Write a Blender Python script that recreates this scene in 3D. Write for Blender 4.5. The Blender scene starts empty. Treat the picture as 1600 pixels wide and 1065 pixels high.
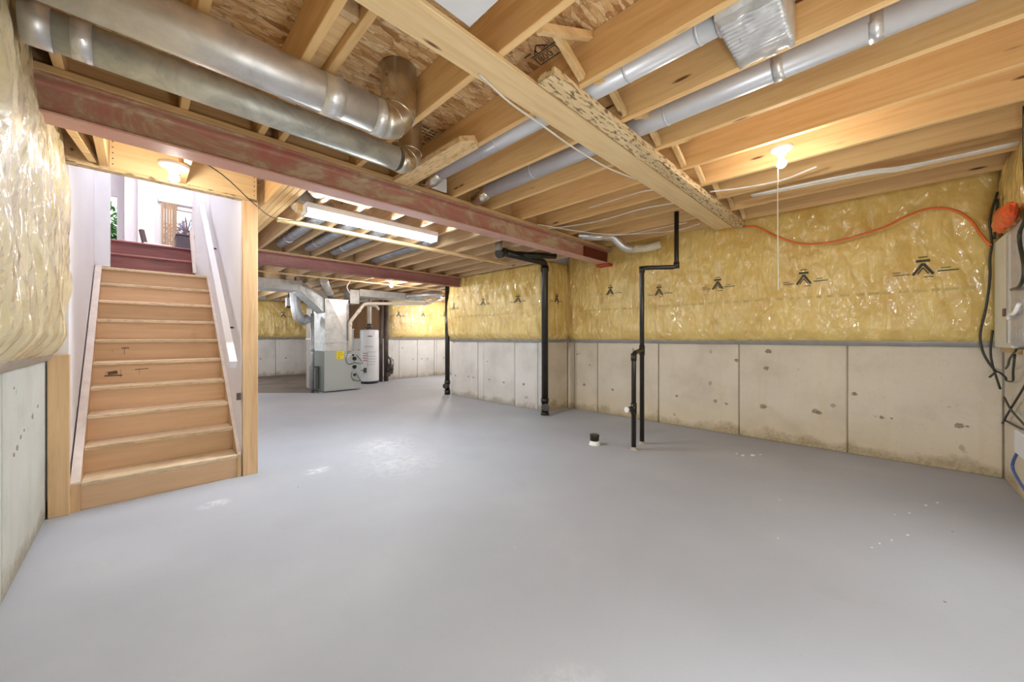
import bpy, bmesh, math, random
from mathutils import Vector, Matrix, noise as mnoise
R = math.radians
random.seed(11)
scn = bpy.context.scene
COL = scn.collection

# ------------------------------------------------------------------ camera
cam_d = bpy.data.cameras.new('camera')
cam = bpy.data.objects.new('camera', cam_d)
COL.objects.link(cam)
cam.location = (0.0, 0.0, 1.2)
cam.rotation_euler = (R(90), 0, R(-45))
cam_d.sensor_width = 36.0
cam_d.lens = 36.0 * 582 / 1600
cam_d.shift_y = -5.5 / 1600
cam_d.clip_start = 0.02
scn.camera = cam

# ------------------------------------------------------------------ world, lights, exposure
scn.view_settings.view_transform = 'Standard'
scn.view_settings.look = 'None'
scn.view_settings.gamma = 1.0
scn.view_settings.use_curve_mapping = False
scn.view_settings.exposure = 0.5
w = bpy.data.worlds.new('world')
scn.world = w
w.use_nodes = True
wn = w.node_tree.nodes
wn['Background'].inputs[0].default_value = (0.86, 0.92, 1.0, 1)   # bright overcast sky
wn['Background'].inputs[1].default_value = 1.6

BULB_E = 205.0          # bare bulbs (emission of the glass)
TUBE_E = 92.0           # fluorescent lens


def point(name, loc, power, radius=0.12, col=(1, 0.93, 0.84)):
    d = bpy.data.lights.new(name, 'POINT')
    d.energy = power
    d.shadow_soft_size = radius
    d.color = col
    o = bpy.data.objects.new(name, d)
    o.location = loc
    COL.objects.link(o)
    return o


# added fill lights without fixtures, out of view, to brighten basement and stairwell
point('fill_behind', (0.9, -0.40, 0.75), 38, 0.14, (0.88, 0.94, 1.0))
point('fill_behind_right', (2.9, -0.40, 0.95), 10, 0.14, (0.86, 0.93, 1.0))
point('fill_stairwell', (0.14, 5.0, 4.4), 24, 0.15, (0.95, 0.97, 1.0))
point('fill_upper_hall', (0.2, 7.6, 4.3), 55, 0.2, (1, 0.97, 0.95))
point('fill_far_room', (6.3, 8.6, 1.95), 65, 0.12, (0.90, 0.95, 1.0))
point('fill_utility_corner', (1.6, 11.0, 1.95), 40, 0.12, (0.90, 0.95, 1.0))


# ------------------------------------------------------------------ helpers
def lin(r, g, b):
    f = lambda c: (c / 255 / 12.92) if c <= 10 else ((c / 255 + 0.055) / 1.055) ** 2.4
    return (f(r), f(g), f(b), 1.0)


WLOC = {}


def tag(o, label=None, cat=None, group=None, kind=None):
    if label: o['label'] = label
    if cat: o['category'] = cat
    if group: o['group'] = group
    if kind: o['kind'] = kind
    return o


def empty(name, loc, label=None, cat=None, group=None, kind=None):
    o = bpy.data.objects.new(name, None)
    o.empty_display_size = 0.1
    o.location = loc
    COL.objects.link(o)
    WLOC[o.name] = Vector(loc)
    return tag(o, label, cat, group, kind)


class MB:
    """collects shapes in world coordinates and links them as one mesh object"""
    def __init__(s):
        s.v = []; s.f = []; s.sm = []

    def add(s, vs, fs, smooth=False):
        n = len(s.v)
        s.v += [Vector(p) for p in vs]
        s.f += [[i + n for i in f] for f in fs]
        s.sm += [smooth] * len(fs)
        return s

    def box(s, x0, x1, y0, y1, z0, z1, b=0.0):
        if b <= 0:
            vs = [(x, y, z) for z in (z0, z1) for y in (y0, y1) for x in (x0, x1)]
            return s.add(vs, [(0, 2, 3, 1), (4, 5, 7, 6), (0, 1, 5, 4), (2, 6, 7, 3), (0, 4, 6, 2), (1, 3, 7, 5)])
        bm = bmesh.new()
        bmesh.ops.create_cube(bm, size=1)
        for v in bm.verts:
            v.co = Vector(((x0 + x1) / 2 + v.co.x * (x1 - x0), (y0 + y1) / 2 + v.co.y * (y1 - y0), (z0 + z1) / 2 + v.co.z * (z1 - z0)))
        bmesh.ops.bevel(bm, geom=bm.edges[:], offset=b, segments=1, affect='EDGES')
        bm.verts.index_update()
        s.add([v.co.copy() for v in bm.verts], [[v.index for v in f.verts] for f in bm.faces])
        bm.free()
        return s

    def bar(s, p, q, wd, ht, up=(0, 0, 1)):
        """rectangular bar from p to q, wd across, ht along up"""
        p, q, up = Vector(p), Vector(q), Vector(up)
        d = (q - p).normalized()
        a = d.cross(up).normalized()
        u = a.cross(d).normalized()
        vs = []
        for c in (p, q):
            for sa, su in ((-1, -1), (1, -1), (1, 1), (-1, 1)):
                vs.append(c + a * sa * wd / 2 + u * su * ht / 2)
        return s.add(vs, [(0, 1, 2, 3), (7, 6, 5, 4), (0, 4, 5, 1), (1, 5, 6, 2), (2, 6, 7, 3), (3, 7, 4, 0)])

    def tube(s, pts, r, n=12, cap=True, rr=None):
        pts = [Vector(p) for p in pts]
        rings = []
        prev = None
        for i, p in enumerate(pts):
            if i == 0: t = pts[1] - p
            elif i == len(pts) - 1: t = p - pts[-2]
            else: t = (pts[i + 1] - p).normalized() + (p - pts[i - 1]).normalized()
            t.normalize()
            if prev is None:
                h = Vector((0, 0, 1)) if abs(t.z) < 0.9 else Vector((1, 0, 0))
                a = t.cross(h).normalized()
            else:
                a = (prev - t * prev.dot(t)).normalized()
            prev = a
            b = t.cross(a)
            rad = rr[i] if rr else r
            rings.append([p + (a * math.cos(2 * math.pi * k / n) + b * math.sin(2 * math.pi * k / n)) * rad for k in range(n)])
        vs = [v for rg in rings for v in rg]
        fs = []
        for i in range(len(rings) - 1):
            for k in range(n):
                fs.append((i * n + k, i * n + (k + 1) % n, (i + 1) * n + (k + 1) % n, (i + 1) * n + k))
        s.add(vs, fs, True)
        if cap:
            m = len(s.v) - len(vs)
            s.f += [[m + k for k in reversed(range(n))], [m + (len(rings) - 1) * n + k for k in range(n)]]
            s.sm += [False, False]
        return s

    def cyl(s, p, q, r, n=20):
        return s.tube([p, q], r, n)

    def lathe(s, c, prof, n=24, axis=(0, 0, 1)):
        """prof = [(radius, height along axis)]"""
        ax = Vector(axis).normalized()
        h = Vector((1, 0, 0)) if abs(ax.x) < 0.9 else Vector((0, 1, 0))
        a = ax.cross(h).normalized(); b = ax.cross(a)
        c = Vector(c)
        vs = []
        for r, z in prof:
            for k in range(n):
                t = 2 * math.pi * k / n
                vs.append(c + ax * z + (a * math.cos(t) + b * math.sin(t)) * r)
        fs = []
        for i in range(len(prof) - 1):
            for k in range(n):
                fs.append((i * n + k, i * n + (k + 1) % n, (i + 1) * n + (k + 1) % n, (i + 1) * n + k))
        return s.add(vs, fs, True)

    def prism(s, poly, axis, a0, a1):
        """extrude a 2-D polygon; axis 'x': poly in (y,z), 'y': (x,z), 'z': (x,y)"""
        def P(u, v, a):
            return {'x': (a, u, v), 'y': (u, a, v), 'z': (u, v, a)}[axis]
        n = len(poly)
        vs = [P(u, v, a0) for u, v in poly] + [P(u, v, a1) for u, v in poly]
        fs = [tuple(range(n)), tuple(reversed(range(n, 2 * n)))]
        fs += [(i, i + n, (i + 1) % n + n, (i + 1) % n) for i in range(n)]
        return s.add(vs, fs)

    def build(s, name, mat, parent=None, label=None, cat=None, group=None, kind=None, fixn=True):
        me = bpy.data.meshes.new(name)
        if parent is not None:
            off = WLOC[parent.name]
        else:
            xs = [v.x for v in s.v]; ys = [v.y for v in s.v]; zs = [v.z for v in s.v]
            off = Vector(((min(xs) + max(xs)) / 2, (min(ys) + max(ys)) / 2, min(zs)))
        me.from_pydata([tuple(v - off) for v in s.v], [], s.f)
        if fixn:
            bm = bmesh.new(); bm.from_mesh(me)
            bmesh.ops.recalc_face_normals(bm, faces=bm.faces[:])
            bm.to_mesh(me); bm.free()
        me.polygons.foreach_set('use_smooth', s.sm)
        me.materials.append(mat)
        o = bpy.data.objects.new(name, me)
        COL.objects.link(o)
        if parent is not None:
            o.parent = parent
        else:
            o.location = off
        WLOC[o.name] = off.copy()
        return tag(o, label, cat, group, kind)


def bend(pts, r=0.06, n=5):
    """round the corners of a polyline"""
    pts = [Vector(p) for p in pts]
    out = [pts[0]]
    for i in range(1, len(pts) - 1):
        a, b, c = pts[i - 1], pts[i], pts[i + 1]
        ra = min(r, (a - b).length * .45, (c - b).length * .45)
        p = b + (a - b).normalized() * ra
        q = b + (c - b).normalized() * ra
        for k in range(n + 1):
            t = k / n
            out.append(p * (1 - t) ** 2 + b * 2 * t * (1 - t) + q * t * t)
    out.append(pts[-1])
    return out


def smooth(pts, k=4):
    """Catmull-Rom through points"""
    pts = [Vector(p) for p in pts]
    P = [pts[0] * 2 - pts[1]] + pts + [pts[-1] * 2 - pts[-2]]
    out = []
    for i in range(1, len(P) - 2):
        for j in range(k):
            t = j / k
            a, b, c, d = P[i - 1], P[i], P[i + 1], P[i + 2]
            out.append(0.5 * (2 * b + (c - a) * t + (2 * a - 5 * b + 4 * c - d) * t * t + (3 * b - a - 3 * c + d) * t ** 3))
    out.append(pts[-1])
    return out


# ------------------------------------------------------------------ materials
class NT:
    def __init__(s, name, rough=0.6, metallic=0.0, base=(0.5, 0.5, 0.5, 1)):
        m = bpy.data.materials.new(name); m.use_nodes = True
        s.m = m; s.t = m.node_tree; s.n = s.t.nodes
        s.b = s.n['Principled BSDF']
        s.b.inputs['Roughness'].default_value = rough
        s.b.inputs['Metallic'].default_value = metallic
        s.b.inputs['Base Color'].default_value = base

    def new(s, t, **kw):
        n = s.n.new(t)
        for k, v in kw.items(): setattr(n, k, v)
        return n

    def link(s, a, b): s.t.links.new(a, b)

    def coord(s, scale=(1, 1, 1), kind='Object', rand=0.0, rot=(0, 0, 0)):
        tc = s.new('ShaderNodeTexCoord')
        mp = s.new('ShaderNodeMapping')
        mp.inputs['Scale'].default_value = scale
        mp.inputs['Rotation'].default_value = rot
        src = tc.outputs[kind]
        if rand:
            oi = s.new('ShaderNodeObjectInfo')
            mu = s.new('ShaderNodeMath', operation='MULTIPLY'); mu.inputs[1].default_value = rand
            s.link(oi.outputs['Random'], mu.inputs[0])
            va = s.new('ShaderNodeVectorMath', operation='ADD')
            s.link(src, va.inputs[0]); s.link(mu.outputs[0], va.inputs[1])
            src = va.outputs[0]
        s.link(src, mp.inputs['Vector'])
        return mp.outputs[0]

    def noise(s, vec, scale=5, detail=4, rough=0.55, dist=0.0):
        n = s.new('ShaderNodeTexNoise')
        n.inputs['Scale'].default_value = scale
        n.inputs['Detail'].default_value = detail
        n.inputs['Roughness'].default_value = rough
        n.inputs['Distortion'].default_value = dist
        s.link(vec, n.inputs['Vector'])
        return n.outputs['Fac']

    def voro(s, vec, scale=5, feature='F1', out='Distance', rnd=1.0):
        n = s.new('ShaderNodeTexVoronoi', feature=feature)
        n.inputs['Scale'].default_value = scale
        n.inputs['Randomness'].default_value = rnd
        s.link(vec, n.inputs['Vector'])
        return n.outputs[out]

    def ramp(s, fac, stops, interp='LINEAR'):
        r = s.new('ShaderNodeValToRGB')
        r.color_ramp.interpolation = interp
        e = r.color_ramp.elements
        while len(e) < len(stops): e.new(0.5)
        for i, (p, c) in enumerate(stops):
            e[i].position = p
            e[i].color = c if isinstance(c, tuple) else (c, c, c, 1)
        s.link(fac, r.inputs[0])
        return r.outputs[0]

    def mix(s, fac, a, b, mode='MIX'):
        m = s.new('ShaderNodeMix', data_type='RGBA', blend_type=mode)
        for v, k in ((fac, 0), (a, 6), (b, 7)):
            if hasattr(v, 'links') or hasattr(v, 'is_output'): s.link(v, m.inputs[k])
            else: m.inputs[k].default_value = v
        return m.outputs[2]

    def math(s, op, a, b=0.0):
        m = s.new('ShaderNodeMath', operation=op)
        for v, k in ((a, 0), (b, 1)):
            if hasattr(v, 'is_output'): s.link(v, m.inputs[k])
            else: m.inputs[k].default_value = v
        return m.outputs[0]

    def color(s, c): s.link(c, s.b.inputs['Base Color'])

    def bump(s, h, strength=0.3, dist=0.01, coat=False):
        b = s.new('ShaderNodeBump')
        b.inputs['Strength'].default_value = strength
        b.inputs['Distance'].default_value = dist
        s.link(h, b.inputs['Height'])
        s.link(b.outputs[0], s.b.inputs['Coat Normal' if coat else 'Normal'])
        return b.outputs[0]


def plain(name, rgb, rough=0.5, metallic=0.0, var=0.12, scale=6):
    t = NT(name, rough, metallic)
    c = lin(*rgb)
    v = t.noise(t.coord(rand=7), scale, 5)
    d = tuple(x * (1 - var) for x in c[:3]) + (1,)
    l = tuple(min(1, x * (1 + var)) for x in c[:3]) + (1,)
    t.color(t.ramp(v, [(0.3, d), (0.7, l)]))
    return t.m


def wood(name, light, dark, axis='y', knots=True, rough=0.65, specks=0.0):
    t = NT(name, rough)
    st = {'x': (0.6, 9, 9), 'y': (9, 0.6, 9), 'z': (9, 9, 0.6)}[axis]
    vec = t.coord(st, rand=13)
    g = t.noise(vec, 3.0, 6, 0.6, 0.6)
    base = t.ramp(g, [(0.25, lin(*dark)), (0.55, lin(*light)), (0.8, lin(*[min(255, c + 10) for c in light]))])
    oi = t.new('ShaderNodeObjectInfo')
    tone = t.ramp(oi.outputs['Random'], [(0.0, (0.80, 0.78, 0.74, 1)), (1.0, (1.08, 1.06, 1.04, 1))])
    base = t.mix(1.0, base, tone, 'MULTIPLY')
    if knots:
        kst = {'x': (1.2, 6, 6), 'y': (6, 1.2, 6), 'z': (6, 6, 1.2)}[axis]
        kv = t.voro(t.coord(kst, rand=5), 1.3)
        k = t.ramp(kv, [(0.05, 1.0), (0.10, 0.0)])
        base = t.mix(k, base, lin(116, 72, 38))
    if specks:
        sst = {'x': (14, 60, 60), 'y': (60, 14, 60), 'z': (60, 60, 14)}[axis]
        sv = t.noise(t.coord(sst, rand=3), 1.0, 3, 0.6)
        k = t.ramp(sv, [(0.52, 0.0), (0.62, specks)])
        base = t.mix(k, base, lin(90, 66, 40))
    t.color(base)
    t.bump(g, 0.25, 0.004)
    return t.m


M = {}
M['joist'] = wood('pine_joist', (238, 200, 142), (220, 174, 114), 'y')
M['joist_dark'] = wood('pine_joist_shaded', (214, 184, 144), (190, 154, 114), 'y')  # joist pine with shade put into its colour
M['pine_x'] = wood('pine_board', (246, 218, 168), (232, 198, 146), 'x')
M['rough_x'] = wood('rough_board', (228, 204, 160), (200, 170, 124), 'x', False, 0.8, 0.85)
M['rough_y'] = wood('rough_block', (234, 202, 152), (212, 174, 122), 'y', False, 0.8, 0.35)
M['post'] = wood('stud_wood', (224, 190, 146), (202, 162, 118), 'z')
M['post_dark'] = wood('dark_studs', (150, 112, 78), (112, 80, 54), 'z')
M['brace'] = wood('brace_wood', (236, 204, 152), (208, 168, 112), 'x')
M['plate'] = wood('plate_wood', (212, 176, 126), (184, 142, 96), 'x')
M['stair'] = wood('stair_board', (230, 194, 156), (220, 182, 142), 'x', False, 0.6)
M['tread'] = wood('stair_tread', (238, 214, 180), (222, 192, 154), 'x', False, 0.6, 0.25)
M['oak'] = wood('red_oak', (150, 88, 88), (98, 50, 54), 'x', False, 0.35)


def osb():
    t = NT('osb', 0.75)
    big = t.noise(t.coord((1, 1, 1), rand=9), 2.5, 2)
    def warp(v, amt):
        n_ = t.new('ShaderNodeTexNoise'); n_.inputs['Scale'].default_value = 2.2; n_.inputs['Detail'].default_value = 3
        t.link(v, n_.inputs['Vector'])
        mu = t.new('ShaderNodeVectorMath', operation='MULTIPLY'); t.link(n_.outputs['Color'], mu.inputs[0]); mu.inputs[1].default_value = (amt, amt, amt)
        ad = t.new('ShaderNodeVectorMath', operation='ADD'); t.link(v, ad.inputs[0]); t.link(mu.outputs[0], ad.inputs[1])
        return ad.outputs[0]
    va = t.voro(warp(t.coord((5, 17, 6), rand=9, rot=(0, 0, 0.35)), .4), 1.6, out='Color')
    vb = t.voro(warp(t.coord((6, 21, 6), rand=4, rot=(0, 0, -0.45)), .4), 1.7, out='Color')
    sa = t.new('ShaderNodeSeparateColor'); t.link(va, sa.inputs[0])
    sb = t.new('ShaderNodeSeparateColor'); t.link(vb, sb.inputs[0])
    ca = t.ramp(sa.outputs[0], [(0.0, lin(186, 134, 80)), (0.35, lin(222, 178, 120)), (0.7, lin(236, 202, 148)), (1.0, lin(248, 226, 184))])
    cb = t.ramp(sb.outputs[0], [(0.0, lin(168, 116, 66)), (0.3, lin(218, 174, 118)), (1.0, lin(244, 216, 168))])
    c = t.mix(t.ramp(sb.outputs[1], [(0.4, 0.0), (0.5, 1.0)]), ca, cb)
    ed = t.voro(warp(t.coord((5, 17, 6), rand=9, rot=(0, 0, 0.35)), .4), 1.6, 'DISTANCE_TO_EDGE')
    c = t.mix(t.ramp(ed, [(0.0, 0.55), (0.06, 0.0)]), c, lin(128, 82, 42))
    fine = t.noise(t.coord((30, 90, 30)), 1.0, 3)
    c = t.mix(t.ramp(fine, [(0.35, 0.30), (0.6, 0.0)]), c, lin(150, 104, 62))
    t.color(c)
    t.bump(sa.outputs[0], 0.3, 0.004)
    return t.m


M['osb'] = osb()


def concrete(name, light, dark, stain, foot=True):
    t = NT(name, 0.85)
    vec = t.coord((1, 1, 1), rand=11)
    a = t.noise(vec, 1.6, 8, 0.6)
    c = t.ramp(a, [(0.28, lin(*dark)), (0.5, lin(*light)), (0.75, lin(*[min(255, x + 10) for x in light]))])
    f = t.noise(vec, 40, 4, 0.7)
    c = t.mix(t.ramp(f, [(0.60, 0.0), (0.75, 0.30)]), c, lin(110, 100, 84))
    v = t.noise(t.coord((7, 7, 0.7), rand=11), 1.0, 4)
    c = t.mix(t.ramp(v, [(0.55, 0.0), (0.72, 0.25)]), c, lin(*stain))
    sp = t.noise(vec, 5.5, 2, 0.5)
    c = t.mix(t.ramp(sp, [(0.72, 0.0), (0.75, 0.55)]), c, lin(126, 112, 90))
    if foot:
        tc = t.new('ShaderNodeTexCoord')
        geo = t.new('ShaderNodeNewGeometry')
        sx = t.new('ShaderNodeSeparateXYZ'); t.link(geo.outputs['Position'], sx.inputs[0])
        n = t.noise(vec, 3.0, 6, 0.65)
        h = t.math('MULTIPLY', n, 0.42)
        h = t.math('SUBTRACT', h, 0.12)
        d = t.math('SUBTRACT', h, sx.outputs['Z'])
        k = t.math('MULTIPLY', t.ramp(t.math('ADD', t.math('MULTIPLY', d, 5.0), 0.5), [(0.35, 0.0), (0.80, 0.9)]), t.ramp(f, [(0.30, 0.45), (0.6, 1.0)]))
        c = t.mix(k, c, lin(118, 102, 76))
        lo = t.ramp(t.math('MULTIPLY', sx.outputs['Z'], 2.2), [(0.0, 0.45), (1.0, 0.0)])
        c = t.mix(lo, c, lin(*stain))
    t.color(c)
    t.bump(f, 0.25, 0.004)
    return t.m


M['conc_right'] = concrete('poured_concrete_warm', (222, 211, 192), (204, 192, 171), (210, 186, 140))
M['conc_back'] = concrete('poured_concrete_grey', (218, 214, 208), (198, 193, 186), (192, 182, 166))
M['conc_left'] = concrete('poured_concrete_cool', (204, 205, 198), (182, 184, 176), (180, 172, 152))


def floor_mat():
    t = NT('painted_concrete_floor', 0.42)
    vec = t.coord((1, 1, 1))
    a = t.noise(vec, 0.7, 6, 0.55)
    c = t.ramp(a, [(0.3, lin(166, 169, 177)), (0.55, lin(174, 177, 185)), (0.75, lin(184, 188, 195))])
    f = t.noise(vec, 60, 3, 0.7)
    c = t.mix(t.ramp(f, [(0.62, 0.0), (0.80, 0.22)]), c, lin(120, 116, 116))
    sc = t.noise(t.coord((2.5, 2.5, 1)), 3.5, 7, 0.72, 0.8)
    c = t.mix(t.ramp(sc, [(0.66, 0.0), (0.80, 0.30)]), c, lin(222, 222, 224))
    dk = t.noise(t.coord((1.2, 0.5, 1)), 1.7, 5, 0.6, 1.0)
    c = t.mix(t.ramp(dk, [(0.60, 0.0), (0.8, 0.28)]), c, lin(150, 146, 150))
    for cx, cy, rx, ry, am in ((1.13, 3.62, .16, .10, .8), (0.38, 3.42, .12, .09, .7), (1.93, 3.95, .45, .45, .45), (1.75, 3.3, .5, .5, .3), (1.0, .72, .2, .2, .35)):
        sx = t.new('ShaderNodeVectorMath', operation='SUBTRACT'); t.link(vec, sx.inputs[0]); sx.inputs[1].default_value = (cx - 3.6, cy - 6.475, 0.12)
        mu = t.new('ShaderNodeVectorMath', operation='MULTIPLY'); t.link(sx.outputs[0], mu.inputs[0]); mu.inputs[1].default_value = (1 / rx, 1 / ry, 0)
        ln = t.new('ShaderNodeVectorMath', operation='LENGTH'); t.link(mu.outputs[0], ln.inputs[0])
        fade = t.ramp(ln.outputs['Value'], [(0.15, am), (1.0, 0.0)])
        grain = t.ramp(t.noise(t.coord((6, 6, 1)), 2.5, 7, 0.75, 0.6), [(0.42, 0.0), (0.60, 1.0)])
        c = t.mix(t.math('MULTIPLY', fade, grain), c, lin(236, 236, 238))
    sp = t.voro(vec, 5.0)
    ns = t.noise(vec, 2.0, 1)
    c = t.mix(t.math('MULTIPLY', t.ramp(sp, [(0.022, 0.85), (0.035, 0.0)]), t.ramp(ns, [(0.55, 0.0), (0.6, 1.0)])), c, lin(84, 76, 70))
    t.color(c)
    t.link(t.ramp(a, [(0.3, 0.66), (0.7, 0.56)]), t.b.inputs['Roughness'])
    t.bump(f, 0.06, 0.002)
    return t.m


M['floor'] = floor_mat()
M['floor_bare'] = concrete('bare_dirty_concrete', (122, 112, 104), (92, 84, 78), (100, 90, 80), False)


def vapour(name, base1, base2, streak=(26, 26, 5), bump=1.0, coat_r=0.11, rot=(0.25, 0.25, 0)):
    t = NT(name, 0.45)
    vec = t.coord((1, 1, 1), rand=6)
    a = t.noise(vec, 3.0, 6, 0.6, 0.4)
    c = t.ramp(a, [(0.30, lin(*base2)), (0.52, lin(*base1)), (0.75, lin(*[min(255, x + 14) for x in base1]))])
    b = t.noise(vec, 14, 4, 0.6)
    c = t.mix(t.ramp(b, [(0.55, 0.0), (0.75, 0.25)]), c, lin(242, 226, 170))
    t.color(c)
    def ridge(n_, p):
        r_ = t.math('SUBTRACT', 1.0, t.math('ABSOLUTE', t.math('MULTIPLY', t.math('SUBTRACT', n_, 0.5), 4.0)))
        return t.math('POWER', t.math('MAXIMUM', r_, 0.0), p)
    w1 = t.noise(t.coord(streak, rot=rot, rand=3), 0.36, 1.0, 0.4, 0.5)
    w3 = t.noise(t.coord((streak[0] * .8, streak[1] * .8, streak[2] * 2), rot=(-rot[0] * 1.5, -rot[1] * 1.5, 0), rand=5), 0.5, 1.0, 0.4, 0.8)
    w2 = t.noise(t.coord((1, 1, 0.6)), 7, 4, 0.55, 1.0)
    h = t.math('ADD', t.math('ADD', w1, t.math('MULTIPLY', w3, 0.6)), t.math('MULTIPLY', w2, 0.12))
    t.bump(h, bump, 0.16, True)
    t.bump(t.math('ADD', h, w2), 0.3, 0.03)
    t.b.inputs['Coat Weight'].default_value = 1.0
    t.b.inputs['Coat Roughness'].default_value = coat_r
    t.b.inputs['Coat IOR'].default_value = 1.8
    return t.m


M['vap_right'] = vapour('vapour_barrier_yellow', (232, 200, 116), (218, 174, 84))
M['vap_back'] = vapour('vapour_barrier_back', (230, 198, 118), (206, 164, 82))
M['vap_left'] = vapour('vapour_barrier_loose', (226, 210, 168), (202, 178, 124), (15, 15, 2.6), 1.0, 0.12)
M['poly_grey'] = plain('grey_poly_edge', (150, 146, 140), 0.35)
M['print'] = plain('black_print', (74, 70, 56), 0.6)
M['print_pale'] = plain('faded_print', (204, 180, 112), 0.6)


def steel_red(name, a, b, c3, scale=2.0):
    t = NT(name, 0.55, 0.0)
    vec = t.coord((0.8, 1, 1.6))
    n1 = t.noise(vec, scale, 10, 0.74, 0.8)
    c = t.ramp(n1, [(0.40, lin(*a)), (0.50, lin(*b)), (0.58, lin(*c3))])
    n2 = t.noise(t.coord(), 45, 4, 0.7)
    c = t.mix(t.ramp(n2, [(0.55, 0.0), (0.72, 0.45)]), c, lin(178, 142, 118))
    t.color(c)
    t.bump(n2, 0.3, 0.003)
    return t.m


M['beam'] = steel_red('rusty_red_primer', (186, 116, 104), (184, 140, 116), (198, 176, 146), 3.0)
M['beam_flange'] = steel_red('pink_red_primer', (206, 156, 144), (210, 164, 150), (212, 170, 154))
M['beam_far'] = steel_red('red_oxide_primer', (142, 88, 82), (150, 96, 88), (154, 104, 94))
M['beam_dark'] = plain('fresh_dark_primer', (104, 42, 26), 0.45)
M['bracket'] = plain('red_bracket', (176, 66, 36), 0.5)


def metal(name, rgb, rough=0.32, mottled=0.0, bump=0.0, scale=(3, 3, 3)):
    t = NT(name, rough, 1.0)
    n = t.noise(t.coord(scale, rand=4), 2.0, 7, 0.65, 0.5)
    c = lin(*rgb)
    d = tuple(x * (0.72 - mottled * .5) for x in c[:3]) + (1,)
    t.color(t.ramp(n, [(0.3, d), (0.62, c)]))
    t.link(t.ramp(n, [(0.3, min(1, rough + 0.2)), (0.7, rough)]), t.b.inputs['Roughness'])
    if bump:
        t.bump(t.noise(t.coord(scale), 9, 4), bump, 0.01)
    return t.m


M['duct'] = metal('galvanised_duct', (224, 222, 220), 0.32); M['duct'].node_tree.nodes['Principled BSDF'].inputs['Metallic'].default_value = 0.75
M['duct_old'] = metal('mottled_galvanised_duct', (212, 212, 202), 0.42, 0.35); M['duct_old'].node_tree.nodes['Principled BSDF'].inputs['Metallic'].default_value = 0.6
M['elbow'] = metal('bright_elbow', (222, 214, 200), 0.22)
M['foil'] = metal('crumpled_foil', (232, 232, 232), 0.26, 0.0, 0.45); M['foil'].node_tree.nodes['Principled BSDF'].inputs['Metallic'].default_value = 0.65
M['sheet'] = metal('sheet_metal', (214, 214, 212), 0.42); M['sheet'].node_tree.nodes['Principled BSDF'].inputs['Metallic'].default_value = 0.55
M['duct_grey'] = metal('dull_grey_duct', (176, 176, 180), 0.45)
M['pipe_white'] = plain('pale_duct', (214, 216, 222), 0.35, 0.25, 0.05)
M['pvc'] = plain('beige_pvc', (222, 210, 194), 0.4, 0, 0.06)
M['abs'] = plain('black_abs', (40, 35, 28), 0.28, 0, 0.35, 12)
M['abs_grey'] = plain('grey_coupling', (150, 142, 128), 0.5)
M['pipe_brown'] = plain('dark_brown_pipe', (84, 70, 62), 0.5, 0, 0.3)
M['white'] = plain('white_paint', (236, 234, 238), 0.55, 0, 0.02)
M['drywall'] = plain('white_drywall', (240, 238, 242), 0.7, 0, 0.03, 2)
M['trimwhite'] = plain('smeared_white_paint', (226, 212, 202), 0.6, 0, 0.10, 14)
M['porcelain'] = plain('white_porcelain', (244, 240, 232), 0.25, 0, 0.02)
M['white_metal'] = plain('white_enamel', (228, 228, 230), 0.35, 0, 0.03)
M['furnace'] = plain('grey_enamel', (176, 182, 178), 0.4, 0.05, 0.04, 1.5)
M['furnace_side'] = plain('dark_grey_enamel', (112, 116, 106), 0.4, 0.2, 0.06, 1.5)
M['black'] = plain('black_plastic', (28, 28, 28), 0.4)
M['label_yellow'] = plain('yellow_label', (240, 214, 40), 0.6, 0, 0.03)
M['grey_text'] = plain('grey_print', (110, 108, 108), 0.6)
M['red_text'] = plain('red_print', (170, 84, 80), 0.6)
M['panel_grey'] = plain('panel_grey', (184, 182, 184), 0.4, 0.2, 0.10, 18)
M['panel_beige'] = plain('panel_beige', (226, 224, 208), 0.45, 0.1, 0.05)
M['orange'] = plain('orange_cord', (226, 112, 44), 0.45)
M['orange_red'] = plain('orange_red_plastic', (226, 84, 34), 0.35, 0, 0.3, 25)
M['cable'] = plain('black_cable', (44, 44, 30), 0.4)
M['blue'] = plain('blue_cable', (70, 100, 160), 0.4)
M['wire'] = plain('white_wire', (226, 220, 208), 0.4)
M['valve'] = plain('dark_valve_metal', (88, 78, 70), 0.45, 0.4, 0.4, 20)
M['dirt'] = plain('honeycomb_patch', (160, 146, 122), 0.9, 0, 0.25, 40)
M['spatter'] = plain('white_paint_spatter', (236, 236, 240), 0.5, 0, 0.03)
M['chair'] = plain('dark_brown_leather', (70, 52, 50), 0.4)
M['blind'] = wood('beige_blind', (176, 148, 118), (146, 118, 90), 'z', False)
M['leaf'] = plain('green_leaves', (96, 150, 66), 0.6, 0, 0.6, 3)
M['bark'] = plain('bare_branches', (150, 126, 140), 0.8)
M['charcoal'] = plain('charcoal_marker', (112, 96, 82), 0.8)


def emit(name, rgb, strength):
    t = NT(name, 0.4)
    t.b.inputs['Base Color'].default_value = (0.9, 0.9, 0.88, 1)
    t.b.inputs['Emission Color'].default_value = rgb + (1,)
    t.b.inputs['Emission Strength'].default_value = strength
    return t.m


M['bulb'] = emit('lit_bulb', (1, 0.95, 0.88), BULB_E)
M['bulb_far'] = emit('bright_far_bulb', (1, 0.97, 0.93), 800.0)
M['tube'] = emit('lit_tube', (0.86, 0.94, 1.0), TUBE_E)


def glass(name):
    t = NT(name, 0.02)
    t.b.inputs['Base Color'].default_value = (0.97, 0.98, 0.98, 1)
    t.b.inputs['Transmission Weight'].default_value = 1.0
    t.b.inputs['IOR'].default_value = 1.05
    return t.m


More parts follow.
